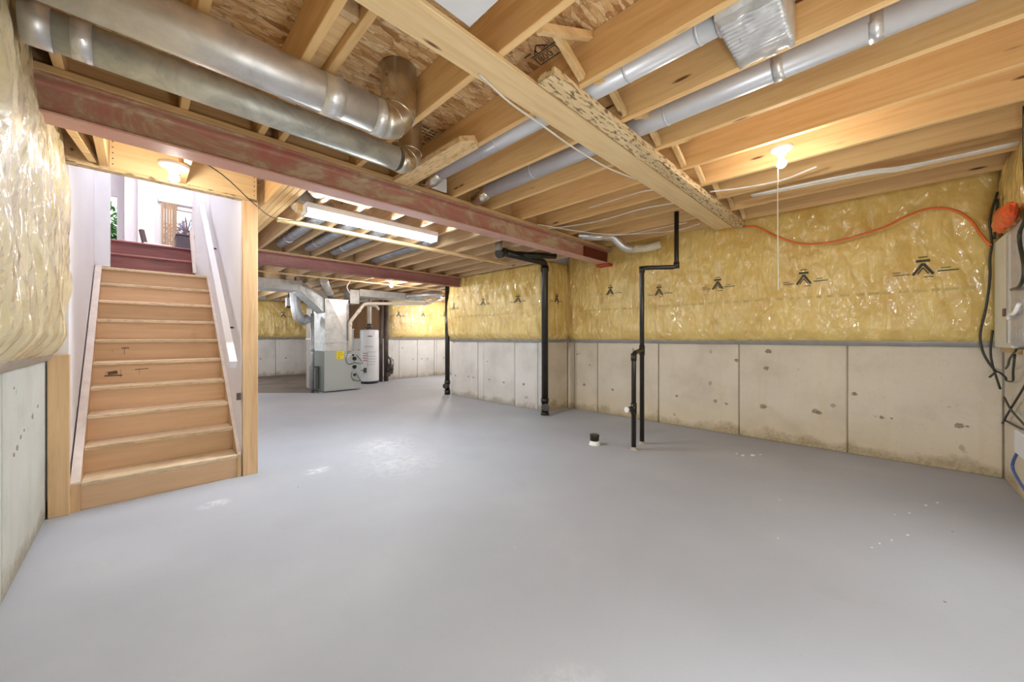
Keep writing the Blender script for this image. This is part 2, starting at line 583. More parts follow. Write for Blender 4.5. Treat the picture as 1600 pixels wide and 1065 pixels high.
M['glass'] = glass('window_glass')
t = NT('clear_wrap', 0.12)
t.b.inputs['Base Color'].default_value = lin(232, 224, 196)
t.b.inputs['Coat Weight'].default_value = 1.0
t.bump(t.noise(t.coord((8, 20, 8)), 4, 4), 0.8, 0.02)
M['wrap'] = t.m


# ------------------------------------------------------------------ the setting: floor, walls, ceiling
fl = MB().box(-0.5, 7.7, -0.85, 13.8, -0.12, 0).build('floor', M['floor'], None, 'grey painted concrete basement floor with scuffs and hairline cracks', 'floor', None, 'structure')
# unpainted concrete behind the furnace: a thin, lower-lying edge of the paint shows
MB().prism([(0.8, 10.45), (1.79, 9.62), (2.75, 8.62), (2.9, 9.3), (4.6, 10.5), (4.9, 13.5), (0.8, 13.5)], 'z', 0.0, 0.002).build('bare_patch', M['floor_bare'], fl, 'unpainted dirty brown concrete behind the furnace')
# hairline crack in the near floor
cr = MB()
cpts = [(0.80, 0.98), (0.815, 0.93), (0.84, 0.90), (0.85, 0.86), (0.88, 0.84), (0.90, 0.80), (0.935, 0.78), (0.95, 0.75), (0.98, 0.735), (0.99, 0.71), (1.02, 0.69), (1.03, 0.665), (1.06, 0.65), (1.08, 0.61)]
for a, b in zip(cpts, cpts[1:]):
    cr.bar((a[0], a[1], 0.0005), (b[0], b[1], 0.0005), 0.0022, 0.001)
cr.build('crack', plain('crack_dark', (128, 124, 120), 0.9), fl, 'thin dark crack in the near floor')


def blob(mb, x, y, rx, ry, z, n=10, axis='z', seed=0, th=0.002):
    rnd = random.Random(seed)
    poly = []
    for k in range(n):
        r = 0.55 + rnd.random() * 0.42
        poly.append((x + math.cos(2 * math.pi * k / n) * rx * r, y + math.sin(2 * math.pi * k / n) * ry * r))
    mb.prism(poly, axis, z, z + th)


for i, (x, y, a, b) in enumerate([(4.34, 1.02, .04, .02), (4.42, 0.95, .06, .025), (4.36, 1.08, .03, .012), (4.50, 0.90, .03, .012), (4.10, -0.27, .014, .01), (3.98, -0.21, .012, .01), (3.72, -0.12, .010, .008), (3.62, -0.05, .008, .006), (3.30, -0.10, .012, .009), (3.15, -0.03, .009, .007), (3.05, .02, .010, .007), (2.96, .05, .008, .006), (3.35, .55, .008, .006), (2.7, .45, .007, .006)]):
    m = MB(); blob(m, x, y, a, b, 0.0, 9, 'z', i, 0.0015)
    m.build('paint_spatter', M['spatter'], fl)


def panels(wall, axis, plane, edges, z0, z1, mat, depth=0.03, sgn=-1):
    """cast concrete bays with recessed form joints, children of a wall"""
    for a, b in zip(edges, edges[1:]):
        lo, hi = min(a, b) + 0.006, max(a, b) - 0.006
        p0, p1 = sorted((plane, plane - sgn * depth))
        jit = random.uniform(-0.004, 0.004)
        m = MB()
        if axis == 'x': m.box(p0 + jit, p1, lo, hi, z0, z1, 0.006)
        else: m.box(lo, hi, p0 + jit, p1, z0, z1, 0.006)
        m.build('concrete_panel', mat, wall)


def holes(wall, axis, plane, pts, seed):
    for i, (a, z, s) in enumerate(pts):
        m = MB()
        if axis == 'x': blob(m, a, z, s, s * .8, plane - 0.002, 16, 'x', seed + i, 0.004)
        else: blob(m, a, z, s, s * .8, plane - 0.002, 16, 'y', seed + i, 0.004)
        m.build('tie_hole', M['dirt'], wall)


HT = 2.86
wr = MB().box(5.23, 5.42, -0.85, 3.87, -0.1, HT).build('wall_right', M['conc_right'], None, 'poured concrete right wall under yellow insulation', 'wall', None, 'structure')
panels(wr, 'x', 5.20, [-0.72, 0.273, 1.263, 2.266, 3.258, 3.714, 3.85], 0, 1.13, M['conc_right'])
holes(wr, 'x', 5.197, [(3.51, .42, .035), (2.99, .39, .028), (2.01, .40, .028), (1.53, .39, .03), (1.40, .37, .02), (1.01, .39, .045), (.98, .84, .035), (.53, .40, .04), (.50, .385, .03), (.02, .41, .025), (-.05, .41, .014), (-.47, .41, .035), (-.52, .41, .014), (1.29, .92, .03), (.96, 1.04, .04), (0.22, .62, .03), (3.4, .75, .018)], 40)

wj = MB().box(4.68, 5.42, 3.88, 6.44, -0.1, HT).build('wall_right.001', M['conc_back'], None, 'concrete wall bay stepping forward beyond the near steel beam', 'wall', None, 'structure')
panels(wj, 'x', 4.65, [3.85, 4.05, 4.586, 5.42, 5.59, 6.46], 0, 1.13, M['conc_back'])
panels(wj, 'y', 3.85, [4.65, 5.2], 0, 1.13, M['conc_right'])
holes(wj, 'x', 4.647, [(6.31, .41, .03), (5.88, .42, .03), (5.72, .41, .03), (5.25, .41, .028), (4.86, .39, .03), (4.37, .40, .035), (5.30, .75, .02)], 80)

wb = MB().box(4.99, 7.7, 10.03, 10.2, -0.1, 2.62).build('wall_back', M['conc_back'], None, 'grey concrete far wall right of the water heater', 'wall', None, 'structure')
panels(wb, 'y', 10.0, [5.0, 5.35, 5.95, 6.55, 6.63, 7.5], 0, 1.15, M['conc_back'])
holes(wb, 'y', 9.997, [(5.16, .55, .03), (5.8, .55, .025), (6.1, .55, .025), (6.3, .55, .035), (6.9, .55, .03)], 120)
wbj = MB().box(5.03, 5.2, 10.2, 13.7, -0.1, 2.62).build('wall_back.001', M['conc_back'], None, 'concrete return wall hidden behind the water heater', 'wall', None, 'structure')
for k in range(5):
    MB().box(5.0, 5.03, 10.22 + .65 * k, 10.85 + .65 * k, 1.17, 2.33).build('wood_panel', M['post_dark'], wbj)
wbl = MB().box(0.7, 5.03, 13.53, 13.7, -0.1, 2.62).build('wall_back.002', M['conc_back'], None, 'grey concrete far wall left of the furnace', 'wall', None, 'structure')
panels(wbl, 'y', 13.5, [0.75, 2.1, 3.02, 4.25, 5.0], 0, 1.15, M['conc_back'])
holes(wbl, 'y', 13.497, [(2.62, .55, .035), (3.3, .55, .04), (3.95, .55, .04)], 140)
MB().box(7.5, 7.7, 6.4, 10.03, -0.1, 2.7).build('wall_far_right', M['conc_back'], None, 'concrete side wall of the far recess', 'wall', None, 'structure')
MB().box(5.2, 7.7, 6.24, 6.44, -0.1, 2.7).build('wall_recess', M['conc_back'], None, 'concrete return wall behind the drain stack', 'wall', None, 'structure')

wl = MB().box(-0.62, -0.47, -0.85, 3.99, -0.1, HT).build('wall_left', M['conc_left'], None, 'pale concrete left wall beside the stairs', 'wall', None, 'structure')
panels(wl, 'x', -0.44, [-0.75, 0.5, 1.6, 2.82, 3.96], 0, 1.10, M['conc_left'], 0.03, 1)
for i, (y, z, s) in enumerate([(3.05, .62, .02), (3.12, .64, .025), (3.2, .68, .02), (3.28, .70, .014), (3.5, .74, .03), (3.66, .78, .018), (3.05, .95, .012)]):
    m = MB(); blob(m, y, z, s, s * .7, -0.4425, 9, 'x', 160 + i, 0.004); m.build('tie_hole', M['dirt'], wl)
MB().box(-0.62, -0.445, 3.99, 6.3, -0.1, 2.4).build('wall_left.001', M['plate'], None, 'wood backing added behind the stair wall to block sky light', 'wall', None, 'structure')  # added backing, closes the gap where sky light came through
MB().box(-0.44, -0.35, 4.05, 6.0, 0.0, 0.095).build('gap_strip', M['post_dark'], None, 'dark strip added to fill the gap under the left stair drywall', 'plate', None, 'structure')  # added strip that keeps the gap under the drywall dark
wf = MB().box(-0.62, 5.42, -0.92, -0.75, -0.1, HT).build('wall_front', M['conc_right'], None, 'concrete wall behind the photographer carrying the electrical panel', 'wall', None, 'structure')
panels(wf, 'y', -0.72, [-0.44, 1.0, 2.4, 3.6, 4.55, 5.2], 0, 1.10, M['conc_right'], 0.03, 1)

# --- ceiling: OSB deck, joists, cross braces
ce = empty('ceiling', (2.4, 1.2, 2.57), 'open basement ceiling of pine joists under OSB subfloor', 'ceiling', None, 'structure')
Z0, Z1 = 2.57, 2.818
ys = [-0.9, 1.035, 2.255, 3.16]
xs_rows = [[-0.6, 1.24, 3.14, 5.42], [-0.6, 0.19, 2.17, 4.06, 5.42], [-0.6, 1.24, 2.67, 4.52, 5.42]]
for (a, b), xr in zip(zip(ys, ys[1:]), xs_rows):
    for c, d in zip(xr, xr[1:]):
        MB().box(c + .002, d - .002, a + .002, b - .002, Z1, Z1 + 0.018).build('osb_panel', M['osb'], ce)
JX = [-0.27, 0.21, 0.60, 0.72, 1.26, 1.73, 2.19, 2.69, 3.16, 3.62, 4.08, 4.54, 5.00]
for x in JX:
    MB().box(x - 0.04, x, -0.75, 3.12, Z0, Z1, 0.003).build('joist', M['joist'], ce)
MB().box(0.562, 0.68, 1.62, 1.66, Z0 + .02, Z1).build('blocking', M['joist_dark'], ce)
MB().box(0.602, 0.678, 1.70, 2.6, Z0 + 0.05, Z0 + .088).build('blocking', M['brace'], ce)
MB().box(-0.5, 5.3, 3.125, 3.162, Z0, Z1).build('rim_joist', M['plate'], ce)
for a, b in zip(JX[4:], JX[5:]):          # cross bridging
    y = 1.10
    MB().bar((a + .012, y, Z0 + .02), (b - .052, y, Z1 - .03), 0.036, 0.034, (0, 1, 0)).build('cross_brace', M['brace'], ce)
    MB().bar((a + .012, y + .045, Z1 - .03), (b - .052, y + .045, Z0 + .02), 0.036, 0.034, (0, 1, 0)).build('cross_brace', M['brace'], ce)
for a, b in zip(JX[4:], JX[5:]):          # solid end blocks over the beam
    if random.random() < 0.7:
        MB().box(a + .002, a + .10, 3.05, 3.09, Z0, Z1 - .02).build('blocking', M['joist_dark'], ce)
# middle bay: lower joists between the two beams
W0, W1 = 2.41, 2.65
for c, d in ((-0.35, 1.9), (1.9, 3.6), (3.6, 5.2)):
    for a, b in ((3.165, 4.6), (4.6, 6.2)):
        if c < 0: 
            if a > 4: c2 = 0.72
            else: c2 = -0.45; b2 = 3.9
        else: c2 = c
        if c < 0 and a < 4:
            MB().box(-0.45, 0.72, a, 3.98, W1, W1 + .018).build('osb_panel', M['osb'], ce); c2 = 0.724
        MB().box(c2 + .002, d - .002, a + .002, b - .002, W1, W1 + .018).build('osb_panel', M['osb'], ce)
for x in (0.84, 0.885, 0.93, 0.975):
    MB().box(x - 0.042, x, 3.166, 6.02, W0, W1, 0.003).build('joist', M['joist'], ce)
for x in (1.18, 1.50, 1.86, 2.20, 2.52, 2.87, 3.21, 3.55, 3.90, 4.24, 4.58):
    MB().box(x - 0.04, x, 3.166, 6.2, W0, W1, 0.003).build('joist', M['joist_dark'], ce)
MB().box(0.215, 0.258, 3.166, 3.90, W0, W1, 0.003).build('joist', M['joist'], ce, 'short joist stub ending at the stair header')
MB().box(-0.20, -0.155, 3.166, 3.90, W0, W1, 0.003).build('joist', M['joist'], ce)
MB().box(0.8, 4.6, 6.17, 6.21, 2.34, W1).build('rim_joist', M['joist_dark'], ce)
# far bay
B0, B1 = 2.335, 2.56
for c, d in ((0.8, 3.2), (3.2, 5.6), (5.6, 7.7)):
    for a, b in ((6.22, 9.9), (9.9, 13.7)):
        if c > 5 and a > 9: continue
        MB().box(c + .002, d - .002, a, b - .002, B1, B1 + .018).build('osb_panel', M['osb'], ce)
for k in range(18):
    x = 0.95 + k * 0.37
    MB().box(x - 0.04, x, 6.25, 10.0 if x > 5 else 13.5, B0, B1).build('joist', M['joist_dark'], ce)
# printed grade stamps on the OSB
for dx, txt in ((0, '800'),):
    cu = bpy.data.curves.new('grade_stamp', 'FONT'); cu.body = txt; cu.size = 0.062
    o = bpy.data.objects.new('grade_stamp', cu); COL.objects.link(o); o.parent = ce
    o.location = Vector((1.672, 1.425, Z1 - 0.002)) - WLOC[ce.name]
    o.rotation_euler = Matrix(((0, -1, 0), (-1, 0, 0), (0, 0, -1))).to_euler(); cu.materials.append(M['print'])
m = MB()
c0 = Vector((1.652, 1.365, Z1 - 0.002))
ax, ay = Vector((0, -1, 0)), Vector((-1, 0, 0))
def fr(cx, cy, w_, h_, th):
    for s_ in (-1, 1):
        m.bar(c0 + ax * (cx - w_ / 2) + ay * (cy + s_ * h_ / 2), c0 + ax * (cx + w_ / 2) + ay * (cy + s_ * h_ / 2), th, .002)
        m.bar(c0 + ax * (cx + s_ * w_ / 2) + ay * (cy - h_ / 2), c0 + ax * (cx + s_ * w_ / 2) + ay * (cy + h_ / 2), th, .002)
fr(0, 0.0, 0.15, 0.062, 0.004)
for p, q in (((-.05, .055), (.0, .10)), ((.05, .055), (.0, .10)), ((-.08, .045), (.09, .045)), ((-.03, .055), (-.03, .08)), ((.03, .055), (.03, .08)), ((-.11, .075), (-.06, .075))):
    m.bar(c0 + ax * p[0] + ay * p[1], c0 + ax * q[0] + ay * q[1], .007, .002)
m.build('grade_stamp', M['print'], ce, kind='stuff')
m = MB(); rnd = random.Random(3)
for r_ in range(5):
    x = 1.30 + 0.0
    for k in range(8):
        l = rnd.uniform(.015, .035)
        px_ = 1.38 + k * 0.038; py_ = 2.50 + r_ * 0.04 + rnd.uniform(-.004, .004)
        m.bar((px_, py_, Z1 - .002), (px_ + l, py_, Z1 - .002), rnd.uniform(.008, .016), .002)
m.build('grade_stamp', M['print'], ce, kind='stuff')

# ------------------------------------------------------------------ insulation blankets
def blanket(name, label, o3, du, L, nrm, z0, z1, thick, mat, seed, step=0.035, pleat=0.012, marks=(), strip=True, top=None, group='insulation blankets', taper=(1, 1), dark=()):
    """quilted fibreglass under poly: a pillow-shaped sheet; returns the thing"""
    o3, du, nrm = Vector(o3), Vector(du).normalized(), Vector(nrm).normalized()
    nu = max(6, int(L / step)); nz = max(8, int((z1 - z0) / step))
    def T(u, z):
        k = (z - z0) / (z1 - z0)
        t_ = thick * (min(1, (k / 0.09)) ** 0.5) * (1 - 0.45 * max(0, (k - 0.55) / 0.45) ** 1.5)
        for s_, d in ((u, taper[0]), (L - u, taper[1])):
            if d: t_ *= 0.45 + 0.55 * min(1, s_ / 0.10) ** 0.6
        p = Vector((u * 1.3 + seed, z * 1.3, seed * 1.7))
        t_ += mnoise.noise(p * 1.4) * 0.022 + mnoise.noise(Vector((u * 9 + z * 2.2 + seed, z * 1.6, seed))) * pleat
        t_ += abs(mnoise.noise(Vector((u * 16 + z * 5, z * 3.0, seed + 4)))) * pleat * 0.9
        return max(0.012, t_)
    def S(u, z, e=0.0):
        return o3 + du * u + nrm * (T(u, z) + e) + Vector((0, 0, z))
    m = MB(); vs = []; fs = []
    for j in range(nz + 1):
        for i in range(nu + 1):
            u = L * i / nu; z = z0 + (z1 - z0) * j / nz
            vs.append(S(u, z))
    for j in range(nz):
        for i in range(nu):
            a = j * (nu + 1) + i
            fs.append((a, a + 1, a + nu + 2, a + nu + 1))
    n0 = len(vs)
    loop = [i for i in range(nu + 1)] + [(j) * (nu + 1) + nu for j in range(1, nz + 1)] + [nz * (nu + 1) + i for i in range(nu - 1, -1, -1)] + [j * (nu + 1) for j in range(nz - 1, 0, -1)]
    for q in loop:
        p = vs[q]; d = (p - o3).dot(nrm)
        vs.append(p - nrm * (d - 0.002))
    k = len(loop)
    for i in range(k):
        fs.append((loop[i], n0 + i, n0 + (i + 1) % k, loop[(i + 1) % k]))
    m.add(vs, fs, True)
    base = o3 + du * (L / 2) + Vector((0, 0, z0))
    th = empty(name, base, label, 'insulation', group)
    m.build('poly_sheet', mat, th)
    if strip:
        s = MB(); vs = []; fs = []
        for i in range(nu + 1):
            u = L * i / nu
            wv = mnoise.noise(Vector((u * 5, seed, 0))) * .006
            vs += [o3 + du * u + nrm * 0.014 + Vector((0, 0, z0 - 0.035 + wv)), o3 + du * u + nrm * (0.035 + wv) + Vector((0, 0, z0 + 0.0)), o3 + du * u + nrm * 0.03 + Vector((0, 0, z0 + .02))]
        for i in range(nu):
            a = i * 3
            fs += [(a, a + 3, a + 4, a + 1), (a + 1, a + 4, a + 5, a + 2)]
        s.add(vs, fs, True); s.build('bottom_edge', M['poly_grey'], th, 'grey folded bottom edge of the sheet')
    for (u, z, sc) in marks:
        p = MB()
        def q(a, b, w_, h_):
            c = [S(u + (a + sx * w_ / 2) * sc, z + (b + sy * h_ / 2) * sc, 0.006) for sx, sy in ((-1, -1), (1, -1), (1, 1), (-1, 1))]
            p.add(c, [(0, 1, 2, 3)])
        def ln(a, b, c, d, w_):
            P = [Vector((a, b)), Vector((c, d))]; dd = (P[1] - P[0]).normalized(); nn = Vector((-dd.y, dd.x)) * w_ / 2
            cs = [P[0] - nn, P[1] - nn, P[1] + nn, P[0] + nn]
            p.add([S(u + k_.x * sc, z + k_.y * sc, 0.006) for k_ in cs], [(0, 1, 2, 3)])
        ln(-.055, -.055, 0.0, .035, .018); ln(.0, .035, .055, -.055, .018)      # roof-like arrow
        ln(-.03, -.05, .0, .0, .008); ln(.0, 0, .03, -.05, .008)
        q(0, .055, .075, .02); q(0, .085, .05, .008)
        q(-.12, -.045, .09, .006); q(-.145, -.025, .05, .005); q(.13, -.035, .11, .008); q(.12, -.012, .05, .005)
        q(0.03, -.075, .05, .006)
        p.build('printed_mark', M['print'], th, 'black printed arrow mark on the sheet', kind='stuff')
    if dark:
        p = MB(); rnd2 = random.Random(seed)
        for (u0, u1, z) in dark:
            u = u0
            while u < u1:
                l = rnd2.uniform(.03, .09)
                cs = [S(a, b, 0.005) for a, b in ((u, z), (u + l, z), (u + l, z + .022), (u, z + .022))]
                p.add(cs, [(0, 1, 2, 3)]); u += l + rnd2.uniform(.015, .06)
        p.build('printed_line', M['print_pale'], th, 'faded line of printing along the sheet', kind='stuff')
    return th


blanket('insulation_blanket', 'long yellow insulation blanket under shiny plastic along the right wall', (5.2, 3.77, 0), (0, -1, 0), 4.47, (-1, 0, 0), 1.15, 2.62, 0.10, M['vap_right'], 3.1, 0.025, 0.016, taper=(0, 1), marks=
        [(0.8, 1.91, 1), (1.56, 1.84, 1), (2.30, 1.86, 1.05), (3.15, 1.84, 1.1), (4.02, 1.84, 1.15)], dark=[(0.2, 4.3, 1.62)])
blanket('insulation_blanket', 'rounded yellow insulation wrap on the projecting concrete corner', (4.56, 3.85, 0), (1, 0, 0), 0.57, (0, -1, 0), 1.15, 2.42, 0.10, M['vap_right'], 7.7, 0.03, 0.006, [(0.22, 1.82, .9)], taper=(1, 0))
blanket('insulation_blanket', 'yellow insulation under rippled plastic between the two black drain stacks', (4.65, 6.47, 0), (0, -1, 0), 2.62, (-1, 0, 0), 1.15, 2.40, 0.13, M['vap_right'], 12.3, 0.03, 0.034,
        [(.30, 1.82, 1), (1.2, 1.85, 1), (2.1, 1.84, 1)], dark=[(0.2, 2.4, 1.6)])
blanket('insulation_blanket', 'yellow insulation blanket on the far wall right of the water heater', (5.02, 10.0, 0), (1, 0, 0), 2.45, (0, -1, 0), 1.17, 2.33, 0.12, M['vap_back'], 17.9, 0.06, 0.02, [(.25, 1.86, 1.1), (1.05, 1.9, 1.1), (1.85, 1.93, 1.1)], dark=[(0.2, 2.2, 1.6)])
blanket('insulation_blanket', 'yellow insulation blanket on the far wall left of the furnace', (0.78, 13.5, 0), (1, 0, 0), 4.2, (0, -1, 0), 1.17, 2.33, 0.2, M['vap_back'], 23.4, 0.08, 0.04, [(2.4, 1.9, 1.2)])
blanket('insulation_blanket', 'loose silvery plastic over insulation on the left wall beside the stairs', (-0.44, -0.7, 0), (0, 1, 0), 4.61, (1, 0, 0), 1.08, 2.60, 0.105, M['vap_left'], 29.2, 0.022, 0.032, taper=(1, 1))
blanket('insulation_blanket', 'pale yellow insulation above the electrical panel at the right edge', (3.4, -0.72, 0), (1, 0, 0), 1.64, (0, 1, 0), 2.02, 2.62, 0.05, M['vap_right'], 37.2, 0.04, 0.02, strip=False)
# top plates over the insulated walls
MB().box(5.06, 5.22, -0.75, 3.84, 2.625, 2.66).build('trim_1', M['plate'], None, 'wood plate along the top of the right wall insulation', 'plate', None, 'structure')

# ------------------------------------------------------------------ steel beams
def beam(name, label, x0, x1, y0, y1, z0, z1, mweb, mfl, tf=0.014):
    th = empty(name, ((x0 + x1) / 2, (y0 + y1) / 2, z0), label, 'beam')
    ym = (y0 + y1) / 2
    MB().box(x0, x1, ym - .006, ym + .006, z0 + tf, z1 - tf).build('web', mweb, th)
    MB().box(x0, x1, y0, y1, z0, z0 + tf, 0.002).build('bottom_flange', mfl, th)
    MB().box(x0, x1, y0, y1, z1 - tf, z1, 0.002).build('top_flange', mweb, th)
    f = MB()
    for s in (-1, 1):
        for z, q in ((z0 + tf, 1), (z1 - tf, -1)):
            f.prism([(ym + s * .006, z), (ym + s * .026, z), (ym + s * .012, z + q * .007), (ym + s * .006, z + q * .022)], 'x', x0, x1)
    f.build('fillet', mweb, th)
    return th


b1 = beam('steel_beam', 'near rusty red steel I-beam crossing the room below the joists', -0.40, 5.19, 2.98, 3.14, 2.33, 2.53, M['beam'], M['beam_flange'])
MB().box(4.50, 5.17, 3.040, 3.0532, 2.346, 2.516).build('primed_end', M['beam_dark'], b1, 'fresh dark red primer at the wall end')
b2 = beam('steel_beam', 'far dull red steel I-beam in front of the furnace area', 0.76, 4.63, 6.02, 6.16, 2.215, 2.385, M['beam_far'], M['beam_far'])
MB().box(-0.42, 5.15, 2.965, 3.15, 2.531, 2.569, 0.004).build('sill_plate', M['plate'], None, 'wood plate lying on top of the near steel beam', 'plate')
MB().box(0.76, 4.6, 6.01, 6.165, 2.386, 2.409, 0.003).build('sill_plate', M['plate'], None, 'wood plate lying on top of the far steel beam', 'plate')
MB().box(5.0, 5.19, 2.95, 3.16, 2.29, 2.329, 0.004).build('beam_bracket', M['bracket'], None, 'small orange-red bearing plate under the beam end at the wall', 'bracket')

# ------------------------------------------------------------------ boards below the joists
MB().box(0.25, 5.13, 1.315, 1.50, 2.545, 2.569, 0.003).build('strapping_board', M['pine_x'], None, 'wide smooth pine board nailed flat under the joists across the room', 'board')
rb = MB()
n = 46
vs = []; fs = []
for i in range(n + 1):
    x = 1.48 + (5.13 - 1.48) * i / n
    e0 = mnoise.noise(Vector((x * 6, 1, 0))) * .008; e1 = mnoise.noise(Vector((x * 7, 5, 0))) * .007
    zt = 2.53 + mnoise.noise(Vector((x * 9, 9, 0))) * .004 - (0.012 if x > 2.55 and i % 2 == 0 and x < 2.6 else 0)
    vs += [(x, 1.178 + e0, zt), (x, 1.287 + e1, zt), (x, 1.287 + e1, 2.569), (x, 1.178 + e0, 2.569)]
for i in range(n):
    a = i * 4
    for k in range(4):
        fs.append((a + k, a + (k + 1) % 4, a + 4 + (k + 1) % 4, a + 4 + k))
fs += [(0, 1, 2, 3), (n * 4 + 3, n * 4 + 2, n * 4 + 1, n * 4)]
rb.add(vs, fs).build('rough_board', M['rough_x'], None, 'rough splintery plank under the joists right of the wide pine board', 'board')
MB().box(2.34, 5.12, 1.165, 1.21, 2.500, 2.524, 0.003).build('rough_strip', M['rough_x'], None, 'narrow rough strip fixed under the splintery plank', 'board')
MB().prism([(1.53, 2.97), (1.69, 2.97), (1.685, 2.02), (1.60, 1.96), (1.535, 2.04)], 'z', 2.530, 2.568).build('lumber_block', M['rough_y'], None, 'short offcut of lumber lying flat under the joist near the duct elbow', 'lumber')
MB().box(0.98, 4.2, 4.30, 4.36, 2.372, 2.408, 0.003).build('strapping_board', M['brace'], None, 'thin pine strap under the joists just behind the fluorescent light', 'board')
MB().box(0.85, 6.2, 7.45, 7.50, 2.315, 2.334).build('strapping_board', M['brace'], None, 'thin strap under the far joists behind the far beam', 'board')
MB().bar((0.98, 3.30, 2.40), (1.50, 3.34, 2.40), 0.09, 0.018).build('lumber_block', M['brace'], None, 'pinkish offcut board under the joists at the left end of the fluorescent light', 'lumber')
MB().box(1.00, 1.05, 3.72, 3.80, 2.34, 2.41, .003).build('lumber_block', M['brace'], None, 'small wood block at the end of the fluorescent light', 'lumber')

# ------------------------------------------------------------------ stairs
S0Y, RUN, RISE = 3.95, 0.23, 0.197
XL, XR = -0.29, 0.595
st = empty('staircase', (0.15, S0Y, 0), 'plain wooden basement staircase with ten risers between white walls', 'stairs')
for k in range(10):
    y = S0Y + RUN * k; z = RISE * k
    MB().box(XL, XR, y, y + .018, z, z + RISE - .03).build('riser', M['stair'], st)
    top = z + RISE
    if k < 9:
        MB().box(XL, XR, y - 0.028, y + RUN - .0, top - .032, top, 0.006).build('tread', M['tread'], st)
    else:
        MB().box(XL - .05, XR + .025, y - 0.028, y + RUN, top - .032, top, 0.006).build('tread', M['tread'], st, 'pale landing edge board')
for x0, x1 in ((XL - .045, XL), (XR, XR + .025)):
    e = 0.012
    MB().prism([(S0Y - .02, 0), (S0Y - .02, .20), (S0Y + 2.06, 2.0 - .02), (S0Y + 2.06, 1.72), (S0Y + .30, 0)], 'x', x0, x1).build('stringer', M['post'], st)
    MB().prism([(S0Y - .021, .19), (S0Y - .021, .203), (S0Y + 2.06, 1.985), (S0Y + 2.06, 1.96)], 'x', x0 - .001, x1 + .001).build('stringer_cap', M['trimwhite'], st, 'stringer edge smeared with white paint')
rz = {c['label'] if 'label' in c else c.name: c for c in st.children}
risers = [c for c in st.children if c.name.startswith('riser')]
for ri, segs in ((4, [(-.22, .86, -.11, .86, .012), (-.21, .86, -.21, .90, .008), (-.20, .88, -.14, .89, .03), (-.12, .84, -.12, .91, .008), (0.0, .86, .0, .92, .008), (-.03, .905, .06, .91, .006)]),
                 (5, [(-.18, 1.06, -.18, 1.09, .006), (-.10, 1.04, -.10, 1.10, .01), (-.12, 1.10, -.07, 1.10, .01)])):
    y = S0Y + RUN * ri - .001
    m = MB()
    for a, b, c, d, w_ in segs:
        m.bar((a, y, b), (c, y, d), w_, .002, (0, 1, 0)) if False else m.bar((a, y, b), (c, y, d), .002, w_, (0, 1, 0.001)) if abs(a - c) < 1e-6 else m.bar((a, y, b), (c, y, d), .002, w_)
    r_ = risers[ri]; WLOC[r_.name] = WLOC[st.name]
    m.build('pencil_mark', M['charcoal'], r_, 'dark carpenter scribble on the riser', kind='stuff')
us = empty('upper_steps', (0.15, 6.05, 1.97), 'two dark red oak steps above the basement stairs', 'stairs')
for k in range(2):
    y = S0Y + RUN * (10 + k); z = RISE * (10 + k)
    MB().box(-0.27, 0.52, y, y + .02, z, z + RISE - .026).build('riser', M['oak'], us)
    MB().box(-0.27, 0.52, y - .03, y + RUN + (0.03 if k else .0), z + RISE - .026, z + RISE, 0.007).build('tread', M['oak'], us)

MB().box(-0.43, -0.335, 3.905, 3.945, 0, 1.085, .003).build('stud_post', M['post'], None, 'short knotty stud at the foot of the left stair wall', 'post')
MB().box(0.632, 0.742, 3.925, 3.963, 0, 2.405, .003).build('stud_post', M['post'], None, 'tall wooden post at the right side of the stairs', 'post')
hd = empty('stair_header', (0.15, 3.92, 2.39), 'nailed wooden header board above the basement stairs', 'header')
MB().box(-0.155, 0.73, 3.902, 3.94, 2.41, 2.66, .003).build('header_board', M['pine_x'], hd)
MB().box(-0.40, 0.735, 3.896, 3.97, 2.388, 2.409, .002).build('dirty_lip', M['rough_x'], hd, 'ragged dirty bottom edge')
m = MB()
for x in (-0.135, 0.71):
    for k in range(5): m.lathe((x, 3.9015, 2.44 + .04 * k), [(0.0045, 0), (.0045, -.002), (0, -.002)], 6, (0, 1, 0))
m.build('nail_row', M['valve'], hd, kind='stuff')
MB().box(-0.40, -0.20, 3.93, 3.97, 2.41, 2.66).build('lumber_block', M['joist_dark'], None, 'shaded end block left of the stair header', 'lumber')
MB().bar((-.29, 3.35, 2.46), (-.23, 3.88, 2.46), .04, .09).build('lumber_block', M['brace'], None, 'angled stud end between the left wall and the stair header', 'lumber')

# stairwell drywall and the room above
MB().box(-0.44, -0.345, 3.97, 6.1, 0.1, 4.8).build('wall_stair_left', M['drywall'], None, 'white drywall on the left of the stairs', 'wall', None, 'structure')
MB().box(0.622, 0.72, 3.965, 6.3, 0.0, 4.8).build('wall_stair_right', M['drywall'], None, 'white drywall on the right of the stairs', 'wall', None, 'structure')
MB().box(-0.44, -0.23, 6.05, 6.15, 1.98, 4.8, .004).build('trim_2', M['white'], None, 'white jamb at the left of the stair top', 'jamb', None, 'structure')
MB().prism([(0.50, 6.14), (0.622, 6.05), (0.622, 6.3), (0.50, 6.3)], 'z', 1.98, 4.8).build('trim_3', M['white'], None, 'white wall end at the right of the stair top', 'jamb', None, 'structure')
MB().prism([(6.05, 2.0), (6.11, 2.0), (6.5, 2.52), (6.5, 2.62), (6.42, 2.62)], 'x', 0.47, 0.50).build('trim_4', M['trimwhite'], None, 'sloping white skirt beside the red oak steps', 'trim', None, 'structure')
hr = empty('handrail', (0.55, 3.9, 0.9), 'white painted wooden handrail sloping up the right stair wall', 'handrail')
MB().bar((0.545, 3.80, 0.975), (0.545, 6.0, 2.83), 0.05, 0.075).build('rail', M['white'], hr)
